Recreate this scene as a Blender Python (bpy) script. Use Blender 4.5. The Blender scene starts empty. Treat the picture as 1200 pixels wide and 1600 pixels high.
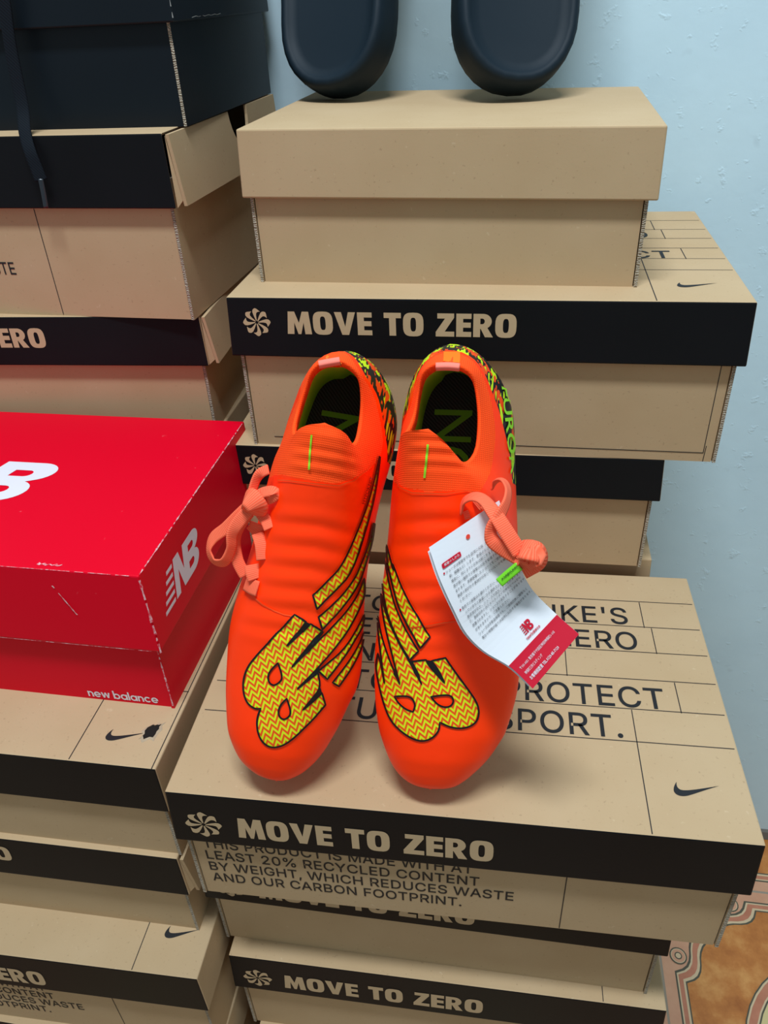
import bpy, bmesh, math, random
from mathutils import Vector, Matrix
from mathutils.bvhtree import BVHTree
from mathutils.geometry import delaunay_2d_cdt

# ------------------------------------------------------------------ camera, world, light, exposure
SC = bpy.context.scene
COL = SC.collection
PITCH, ROLL, YAW = math.radians(33.967), math.radians(-3.073), math.radians(10.5)
FPX = 1215.8
CAM = Vector((0, 0, 1.1143))
_f = Vector((0, math.cos(PITCH), -math.sin(PITCH)))
_u = Vector((0, math.sin(PITCH), math.cos(PITCH)))
_r = Vector((1, 0, 0))
_r, _u = math.cos(ROLL) * _r + math.sin(ROLL) * _u, -math.sin(ROLL) * _r + math.cos(ROLL) * _u
_Z = Matrix.Rotation(YAW, 3, 'Z')
FW, UP, RT = _Z @ _f, _Z @ _u, _Z @ _r
cd = bpy.data.cameras.new('camera')
cd.sensor_fit = 'HORIZONTAL'
cd.sensor_width = 36
cd.lens = 36 * FPX / 1200
cd.clip_start = 0.01
co = bpy.data.objects.new('camera', cd)
COL.objects.link(co)
M = Matrix((RT, UP, -FW)).transposed().to_4x4()
M.translation = CAM
co.matrix_world = M
SC.camera = co

SC.view_settings.view_transform = 'Standard'
SC.view_settings.look = 'None'
SC.view_settings.gamma = 1
SC.view_settings.use_curve_mapping = False
SC.view_settings.exposure = 0.0

w = bpy.data.worlds.new('world')
SC.world = w
w.use_nodes = True
w.node_tree.nodes['Background'].inputs[0].default_value = (0.70, 0.90, 1.0, 1)
w.node_tree.nodes['Background'].inputs[1].default_value = 0.36


def area(name, loc, target, sx, sy, power, col):
    l = bpy.data.lights.new(name, 'AREA')
    l.shape = 'RECTANGLE'
    l.size, l.size_y, l.energy, l.color = sx, sy, power, col
    o = bpy.data.objects.new(name, l)
    o.location = loc
    o.rotation_euler = (Vector(target) - Vector(loc)).to_track_quat('-Z', 'Y').to_euler()
    COL.objects.link(o)
    return o


area('ceiling_lamp', (-0.05, -0.08, 2.65), (0.0, 0.35, 0.6), 0.7, 0.18, 36, (0.87, 0.97, 1.06))


def ray(px, py):
    return (FW + (px - 600) / FPX * RT - (py - 800) / FPX * UP).normalized()


# ------------------------------------------------------------------ helpers
def lin(c):
    return tuple((v / 255 / 12.92 if v / 255 <= 0.04045 else ((v / 255 + 0.055) / 1.055) ** 2.4) for v in c) + (1,)


class NT:
    def __init__(s, name, rough=0.6, spec=0.35):
        s.m = bpy.data.materials.new(name)
        s.m.use_nodes = True
        s.t = s.m.node_tree
        s.b = s.t.nodes['Principled BSDF']
        s.b.inputs['Roughness'].default_value = rough
        s.b.inputs['Specular IOR Level'].default_value = spec

    def n(s, typ, inp=None, **kw):
        nd = s.t.nodes.new(typ)
        for k, v in kw.items():
            setattr(nd, k, v)
        for k, v in (inp or {}).items():
            if isinstance(v, bpy.types.NodeSocket):
                s.t.links.new(v, nd.inputs[k])
            else:
                nd.inputs[k].default_value = v
        return nd

    def obj(s, scale=None):
        o = s.n('ShaderNodeTexCoord').outputs['Object']
        if scale:
            o = s.n('ShaderNodeMapping', {0: o, 3: scale}).outputs[0]
        return o

    def noise(s, scale, detail=3, rough=0.55, vec=None):
        return s.n('ShaderNodeTexNoise', {'Vector': vec or s.obj(), 'Scale': scale, 'Detail': detail, 'Roughness': rough}).outputs['Fac']

    def ramp(s, fac, stops, const=False):
        r = s.n('ShaderNodeValToRGB', {0: fac})
        if const:
            r.color_ramp.interpolation = 'CONSTANT'
        e = r.color_ramp.elements
        while len(e) < len(stops):
            e.new(0.5)
        for i, (p, c) in enumerate(stops):
            e[i].position = p
            e[i].color = c
        return r.outputs[0]

    def mix(s, fac, a, b, mode='MIX'):
        x = s.n('ShaderNodeMix', data_type='RGBA', blend_type=mode)
        for k, v in ((0, fac), (6, a), (7, b)):
            if isinstance(v, bpy.types.NodeSocket):
                s.t.links.new(v, x.inputs[k])
            else:
                x.inputs[k].default_value = v
        return x.outputs[2]

    def math(s, op, a, b=0.0, c=0.0):
        x = s.n('ShaderNodeMath', operation=op)
        for k, v in ((0, a), (1, b), (2, c)):
            if isinstance(v, bpy.types.NodeSocket):
                s.t.links.new(v, x.inputs[k])
            else:
                x.inputs[k].default_value = v
        return x.outputs[0]

    def base(s, c):
        if isinstance(c, bpy.types.NodeSocket):
            s.t.links.new(c, s.b.inputs['Base Color'])
        else:
            s.b.inputs['Base Color'].default_value = c
        return s

    def bump(s, h, strength=0.2, dist=0.001):
        b = s.n('ShaderNodeBump', {'Height': h, 'Strength': strength, 'Distance': dist})
        s.t.links.new(b.outputs[0], s.b.inputs['Normal'])
        return s


def plain(name, c, rough=0.6, spec=0.35):
    return NT(name, rough, spec).base(lin(c)).m


def make_kraft(name, c, lo):
    k = NT(name, 0.78, 0.2)
    n1 = k.ramp(k.noise(14, 3), [(0.3, lin(lo)), (0.7, lin(c))])
    fl = k.ramp(k.noise(420, 2, 0.6), [(0.66, (0, 0, 0, 1)), (0.74, (1, 1, 1, 1))])
    sp = k.ramp(k.noise(170, 2, 0.7), [(0.70, (0, 0, 0, 1)), (0.76, (1, 1, 1, 1))])
    c1 = k.mix(k.math('MULTIPLY', fl, 0.25), n1, lin((110, 82, 52)))
    c1 = k.mix(k.math('MULTIPLY', sp, 0.22), c1, lin((226, 206, 172)))
    k.base(c1).bump(k.noise(600, 2), 0.12, 0.0004)
    return k.m


KRAFT = make_kraft('kraft_board', (194, 166, 129), (188, 159, 121))
INSHADE = plain('inside_shade', (26, 22, 18), 0.9)  # near-black painted in for the shade inside boxes and the torn hole
_b = NT('black_print', 0.5, 0.16)
BLACK = _b.base(_b.ramp(_b.noise(9, 2), [(0.3, lin((14, 15, 17))), (0.7, lin((18, 19, 22)))])).bump(_b.noise(500, 2), 0.08, 0.0003).m
_b = NT('black_coated_board', 0.42, 0.25)
BLACKBOX = _b.base(_b.ramp(_b.noise(9, 2), [(0.3, lin((12, 19, 25))), (0.7, lin((15, 23, 30)))])).bump(_b.noise(450, 2), 0.1, 0.0003).m
INK = plain('ink', (28, 29, 32), 0.6)
KINK = plain('kraft_lettering', (196, 168, 130), 0.75)
WHITEINK = plain('white_ink', (232, 226, 232), 0.5)
_c = NT('corrugated_edge', 0.9)
_cv = _c.n('ShaderNodeTexWave', {'Vector': _c.obj(), 'Scale': 230.0, 'Distortion': 6.0, 'Detail': 1.0, 'Detail Scale': 2.0}, bands_direction='Z').outputs['Fac']
CORR = _c.base(_c.ramp(_cv, [(0.1, lin((120, 106, 88))), (0.6, lin((186, 174, 154)))])).bump(_cv, 0.6, 0.001).m
_r2 = NT('red_coated_board', 0.45, 0.12)
_rn = _r2.ramp(_r2.noise(160, 2, 0.7), [(0.74, (0, 0, 0, 1)), (0.80, (1, 1, 1, 1))])
RED = _r2.base(_r2.mix(_r2.math('MULTIPLY', _rn, 0.35), lin((228, 0, 36)), lin((236, 120, 130)))).bump(_r2.noise(240, 2), 0.05, 0.0003).m
WORN = NT('worn_white_board', 0.9)
WORN = WORN.base(WORN.ramp(WORN.noise(500, 3), [(0.38, lin((222, 40, 66))), (0.62, lin((232, 196, 198)))])).m
PALE = plain('torn_paper', (186, 166, 138), 0.9)


def mesh_obj(name, verts, faces, mats, parent=None, mi=None, uvs=None, smooth=False):
    me = bpy.data.meshes.new(name)
    me.from_pydata([tuple(v) for v in verts], [], faces)
    for m in (mats if isinstance(mats, (list, tuple)) else [mats]):
        me.materials.append(m)
    if mi:
        for p, i in zip(me.polygons, mi):
            p.material_index = i
    if uvs:
        ul = me.uv_layers.new(name='UVMap')
        for lp in me.loops:
            ul.data[lp.index].uv = uvs[lp.vertex_index]
    if smooth:
        for p in me.polygons:
            p.use_smooth = True
    me.update()
    o = bpy.data.objects.new(name, me)
    COL.objects.link(o)
    if parent:
        o.parent = parent
    return o


def fix_normals(o):
    bm = bmesh.new()
    bm.from_mesh(o.data)
    bmesh.ops.recalc_face_normals(bm, faces=bm.faces)
    bm.to_mesh(o.data)
    bm.free()
    return o


def thing(name, label, cat, loc=(0, 0, 0), rz=0.0, group=None):
    o = bpy.data.objects.new(name, None)
    o.empty_display_size = 0.02
    o.location = loc
    o.rotation_euler = (0, 0, rz)
    COL.objects.link(o)
    o['label'] = label
    o['category'] = cat
    if group:
        o['group'] = group
    return o


def bevel(o, wd, seg=2, ang=40):
    m = o.modifiers.new('bevel', 'BEVEL')
    m.width, m.segments, m.limit_method, m.angle_limit = wd, seg, 'ANGLE', math.radians(ang)
    m.harden_normals = False
    return o


def text_geo(body, size=1.0, offset=0.0, spacing=1.0, line=1.0, align='LEFT', res=3):
    c = bpy.data.curves.new('t', 'FONT')
    c.body, c.size, c.offset, c.space_character, c.space_line, c.align_x = body, size, offset, spacing, line, align
    c.resolution_u = res
    c.fill_mode = 'FRONT'
    o = bpy.data.objects.new('t', c)
    COL.objects.link(o)
    dg = bpy.context.evaluated_depsgraph_get()
    me = bpy.data.meshes.new_from_object(o.evaluated_get(dg))
    v = [(p.co.x, p.co.y) for p in me.vertices]
    f = [tuple(p.vertices) for p in me.polygons]
    bpy.data.objects.remove(o)
    bpy.data.curves.remove(c)
    bpy.data.meshes.remove(me)
    return v, f


def fit_geo(g, x0, x1, y0, y1=None, capref=None):
    v, f = g
    a, b = min(p[0] for p in v), max(p[0] for p in v)
    c, d = min(p[1] for p in v), max(p[1] for p in v)
    sx = (x1 - x0) / (b - a)
    sy = sx if y1 is None else (y1 - y0) / (d - c)
    base = c if y1 is not None else 0
    return [(x0 + (p[0] - a) * sx, y0 + (p[1] - base) * sy) for p in v], f


def join(*gs):
    V, F = [], []
    for v, f in gs:
        n = len(V)
        V += v
        F += [tuple(i + n for i in q) for q in f]
    return V, F


def inside(pt, poly):
    x, y = pt
    r = False
    j = len(poly) - 1
    for i in range(len(poly)):
        xi, yi = poly[i]
        xj, yj = poly[j]
        if (yi > y) != (yj > y) and x < (xj - xi) * (y - yi) / (yj - yi) + xi:
            r = not r
        j = i
    return r


def fill(outer, holes=(), grid=None):
    """triangulated region in 2D with holes and optional interior points"""
    V, Ed = [], []
    for loop in [outer] + list(holes):
        n = len(V)
        V += [Vector(p) for p in loop]
        Ed += [(n + i, n + (i + 1) % len(loop)) for i in range(len(loop))]
    if grid:
        x0, x1 = min(p[0] for p in outer), max(p[0] for p in outer)
        y0, y1 = min(p[1] for p in outer), max(p[1] for p in outer)
        y = y0
        while y < y1:
            x = x0
            while x < x1:
                if inside((x, y), outer) and not any(inside((x, y), h) for h in holes):
                    V.append(Vector((x, y)))
                x += grid
            y += grid
    r = delaunay_2d_cdt(V, Ed, [], 0, 1e-6)
    v = [(p.x, p.y) for p in r[0]]
    f = []
    for t in r[2]:
        c = (sum(v[i][0] for i in t) / 3, sum(v[i][1] for i in t) / 3)
        if inside(c, outer) and not any(inside(c, h) for h in holes):
            f.append(tuple(t))
    return v, f


def resample(pts, step, closed=False):
    P = list(pts) + ([pts[0]] if closed else [])
    out = []
    for a, b in zip(P, P[1:]):
        d = math.hypot(b[0] - a[0], b[1] - a[1])
        n = max(1, int(d / step))
        out += [(a[0] + (b[0] - a[0]) * i / n, a[1] + (b[1] - a[1]) * i / n) for i in range(n)]
    if not closed:
        out.append(P[-1])
    return out


def smooth_poly(pts, keep_deg=55, it=2):
    """Chaikin corner cutting that keeps sharp corners"""
    for _ in range(it):
        out = []
        n = len(pts)
        for i in range(n):
            p, a, b = Vector(pts[i]), Vector(pts[i - 1]), Vector(pts[(i + 1) % n])
            d1, d2 = (p - a), (b - p)
            if d1.length > 1e-9 and d2.length > 1e-9 and d1.angle(d2) > math.radians(keep_deg):
                out.append(tuple(p))
            else:
                out += [tuple(p * 0.75 + a * 0.25), tuple(p * 0.75 + b * 0.25)]
        pts = out
    return pts


def arc(cx, cy, rx, ry, a0, a1, n=14):
    return [(cx + rx * math.cos(math.radians(a0 + (a1 - a0) * i / n)), cy + ry * math.sin(math.radians(a0 + (a1 - a0) * i / n))) for i in range(n + 1)]


def bez(p0, p1, p2, p3, n=10):
    o = []
    for i in range(n + 1):
        t = i / n
        o.append(tuple((1 - t) ** 3 * a + 3 * t * (1 - t) ** 2 * b + 3 * t * t * (1 - t) * c + t ** 3 * d for a, b, c, d in zip(p0, p1, p2, p3)))
    return o


# ------------------------------------------------------------------ 2D artwork
def heavy_word(word, gap=0.07):
    """heavy condensed capitals, cap height 1"""
    def sup(cx, cy, rx, ry, p=2.5, n=28):
        o = []
        for i in range(n):
            a = 2 * math.pi * i / n
            c, s = math.cos(a), math.sin(a)
            o.append((cx + rx * math.copysign(abs(c) ** (2 / p), c), cy + ry * math.copysign(abs(s) ** (2 / p), s)))
        return o
    G = {
        'M': (0.95, [(0, 0), (0.08, 1), (0.33, 1), (0.475, 0.5), (0.62, 1), (0.87, 1), (0.95, 0), (0.69, 0), (0.655, 0.52), (0.53, 0), (0.42, 0), (0.295, 0.52), (0.26, 0)], []),
        'O': (0.76, sup(0.38, 0.5, 0.38, 0.515, 3.2), [sup(0.38, 0.5, 0.105, 0.30, 3.0)]),
        'V': (0.8, [(0, 1), (0.27, 1), (0.40, 0.36), (0.53, 1), (0.8, 1), (0.53, 0), (0.27, 0)], []),
        'E': (0.55, [(0, 0), (0, 1), (0.55, 1), (0.55, 0.78), (0.25, 0.78), (0.25, 0.62), (0.53, 0.62), (0.53, 0.4), (0.25, 0.4), (0.25, 0.22), (0.55, 0.22), (0.55, 0)], []),
        'T': (0.64, [(0, 1), (0.64, 1), (0.64, 0.77), (0.445, 0.77), (0.445, 0), (0.195, 0), (0.195, 0.77), (0, 0.77)], []),
        'Z': (0.68, [(0, 0), (0, 0.2), (0.34, 0.78), (0.06, 0.78), (0.06, 1), (0.67, 1), (0.67, 0.82), (0.33, 0.22), (0.68, 0.22), (0.68, 0)], []),
        'R': (0.72, [(0, 0), (0, 1), (0.36, 1)] + arc(0.36, 0.68, 0.3, 0.32, 80, -60, 12) + [(0.72, 0), (0.43, 0), (0.27, 0.36), (0.25, 0.36), (0.25, 0)],
              [[(0.25, 0.8), (0.32, 0.8)] + arc(0.32, 0.68, 0.09, 0.12, 80, -80, 8) + [(0.25, 0.56)]]),
    }
    x, gs = 0, []
    for ch in word:
        if ch == ' ':
            x += 0.38
            continue
        wd, o, h = G[ch]
        v, f = fill(o, h)
        gs.append(([(p[0] + x, p[1]) for p in v], f))
        x += wd + gap
    return join(*gs)


MTZ = heavy_word('MOVE TO ZERO')


def union(polys):
    V, Ed = [], []
    for loop in polys:
        n = len(V)
        V += [Vector(p) for p in loop]
        Ed += [(n + i, n + (i + 1) % len(loop)) for i in range(len(loop))]
    q = delaunay_2d_cdt(V, Ed, [], 0, 1e-6)
    v = [(p.x, p.y) for p in q[0]]
    f = []
    for t in q[2]:
        c = (sum(v[k][0] for k in t) / 3, sum(v[k][1] for k in t) / 3)
        if any(inside(c, p) for p in polys):
            f.append(tuple(t))
    return v, f


def round_word(text, w=0.24):
    """geometric lower-case letters, x-height 1"""
    def ring(cx, cy, r, a0, a1, n=22):
        return arc(cx, cy, r, r, a0, a1, n) + arc(cx, cy, r - w, r - w, a1, a0, n)

    def bar(x0, x1, y0, y1):
        return [(x0, y0), (x1, y0), (x1, y1), (x0, y1)]
    h = 0.52
    full = lambda cx: [ring(cx, 0.5, h, 0, 180), ring(cx, 0.5, h, 180, 360)]
    G = {
        'n': (0.88, [bar(0, w, 0, 1), ring(0.44, 0.56, 0.44, 0, 180), bar(0.88 - w, 0.88, 0, 0.56)]),
        'e': (1.04, [ring(h, 0.5, h, 0, 180), ring(h, 0.5, h, 180, 320), bar(0.12, 1.04, 0.40, 0.58)]),
        'w': (1.36, [[(0, 1), (0.26, 1), (0.48, 0), (0.24, 0)], [(0.26, 0), (0.48, 0), (0.78, 1), (0.58, 1)], [(0.58, 1), (0.78, 1), (1.1, 0), (0.88, 0)], [(0.88, 0), (1.12, 0), (1.36, 1), (1.1, 1)]]),
        'b': (1.06, full(0.54) + [bar(0, w, 0, 1.5)]),
        'a': (1.06, full(0.52) + [bar(1.06 - w, 1.06, 0, 1)]),
        'l': (w, [bar(0, w, 0, 1.5)]),
        'c': (0.98, [ring(h, 0.5, h, 42, 180), ring(h, 0.5, h, 180, 318)]),
    }
    x, P = 0, []
    for ch in text:
        if ch == ' ':
            x += 0.42
            continue
        wd, ps = G[ch]
        P += [[(a + x, b) for a, b in p] for p in ps]
        x += wd + 0.09
    return union(P)


NEWB = round_word('new balance')


def pinwheel():
    P = [(0.11, 0.03), (0.3, 0.10), (0.5, 0.165), (0.72, 0.215), (0.87, 0.2), (0.97, 0.12), (1.02, 0.0), (0.97, -0.10), (0.88, -0.21), (0.76, -0.345), (0.765, -0.25), (0.735, -0.13), (0.66, -0.05), (0.5, -0.02), (0.11, -0.02)]
    gs = []
    for k in range(8):
        a = 2 * math.pi * k / 8 + 0.02
        c, s_ = math.cos(a), math.sin(a)
        gs.append(fill([(x * c - y * s_, x * s_ + y * c) for x, y in P]))
    return join(*gs)


PIN = pinwheel()


def swoosh():
    o = bez((1, 0.36), (0.7, 0.24), (0.42, 0.09), (0.27, 0.035)) + bez((0.27, 0.035), (0.13, -0.01), (0.02, 0.02), (0.0, 0.12))[1:] \
        + bez((0.0, 0.12), (-0.01, 0.20), (0.05, 0.32), (0.10, 0.38))[1:] + bez((0.10, 0.38), (0.075, 0.30), (0.075, 0.20), (0.16, 0.175))[1:] \
        + bez((0.16, 0.175), (0.27, 0.145), (0.6, 0.25), (1, 0.36))[1:-1]
    return fill(o)


SWOOSH = swoosh()


def nb_logo(slant=0.27):
    """fused slanted N and B with speed lines, height 1"""
    gs = [fill([(0, 0), (0.24, 0), (0.24, 0.60), (0.49, 0), (1.12, 0)] + arc(1.10, 0.26, 0.33, 0.26, -85, 70, 12) + arc(1.12, 0.755, 0.33, 0.245, -60, 88, 12) + [(0.54, 1), (0.54, 0.42), (0.30, 1), (0, 1)],
               [[(0.84, 0.79), (1.06, 0.79)] + arc(1.06, 0.71, 0.09, 0.08, 85, -85, 6) + [(0.84, 0.63)],
                [(0.84, 0.38), (1.04, 0.38)] + arc(1.04, 0.29, 0.10, 0.09, 85, -85, 6) + [(0.84, 0.2)]])]
    for i, y in enumerate((0.06, 0.27, 0.48, 0.69, 0.90)):
        gs.append(fill([(-0.62 + 0.06 * i, y - 0.045), (-0.07, y - 0.045), (-0.07, y + 0.055), (-0.62 + 0.06 * i, y + 0.055)]))
    V, F = join(*gs)
    return [(x + slant * y, y) for x, y in V], F


NB = nb_logo()


def place(g, fn, name, mat, parent):
    v, f = g
    return mesh_obj(name, [fn(*p) for p in v], f, mat, parent)


def xf(g, ox, oy, s, sy=None):
    v, f = g
    sy = s if sy is None else sy
    return [(ox + p[0] * s, oy + p[1] * sy) for p in v], f


def strip2(a, b, wd):
    d = Vector((b[0] - a[0], b[1] - a[1])).normalized()
    n = Vector((-d.y, d.x)) * wd / 2
    return [(a[0] - n.x, a[1] - n.y), (b[0] - n.x, b[1] - n.y), (b[0] + n.x, b[1] + n.y), (a[0] + n.x, a[1] + n.y)], [(0, 1, 2, 3)]


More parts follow.
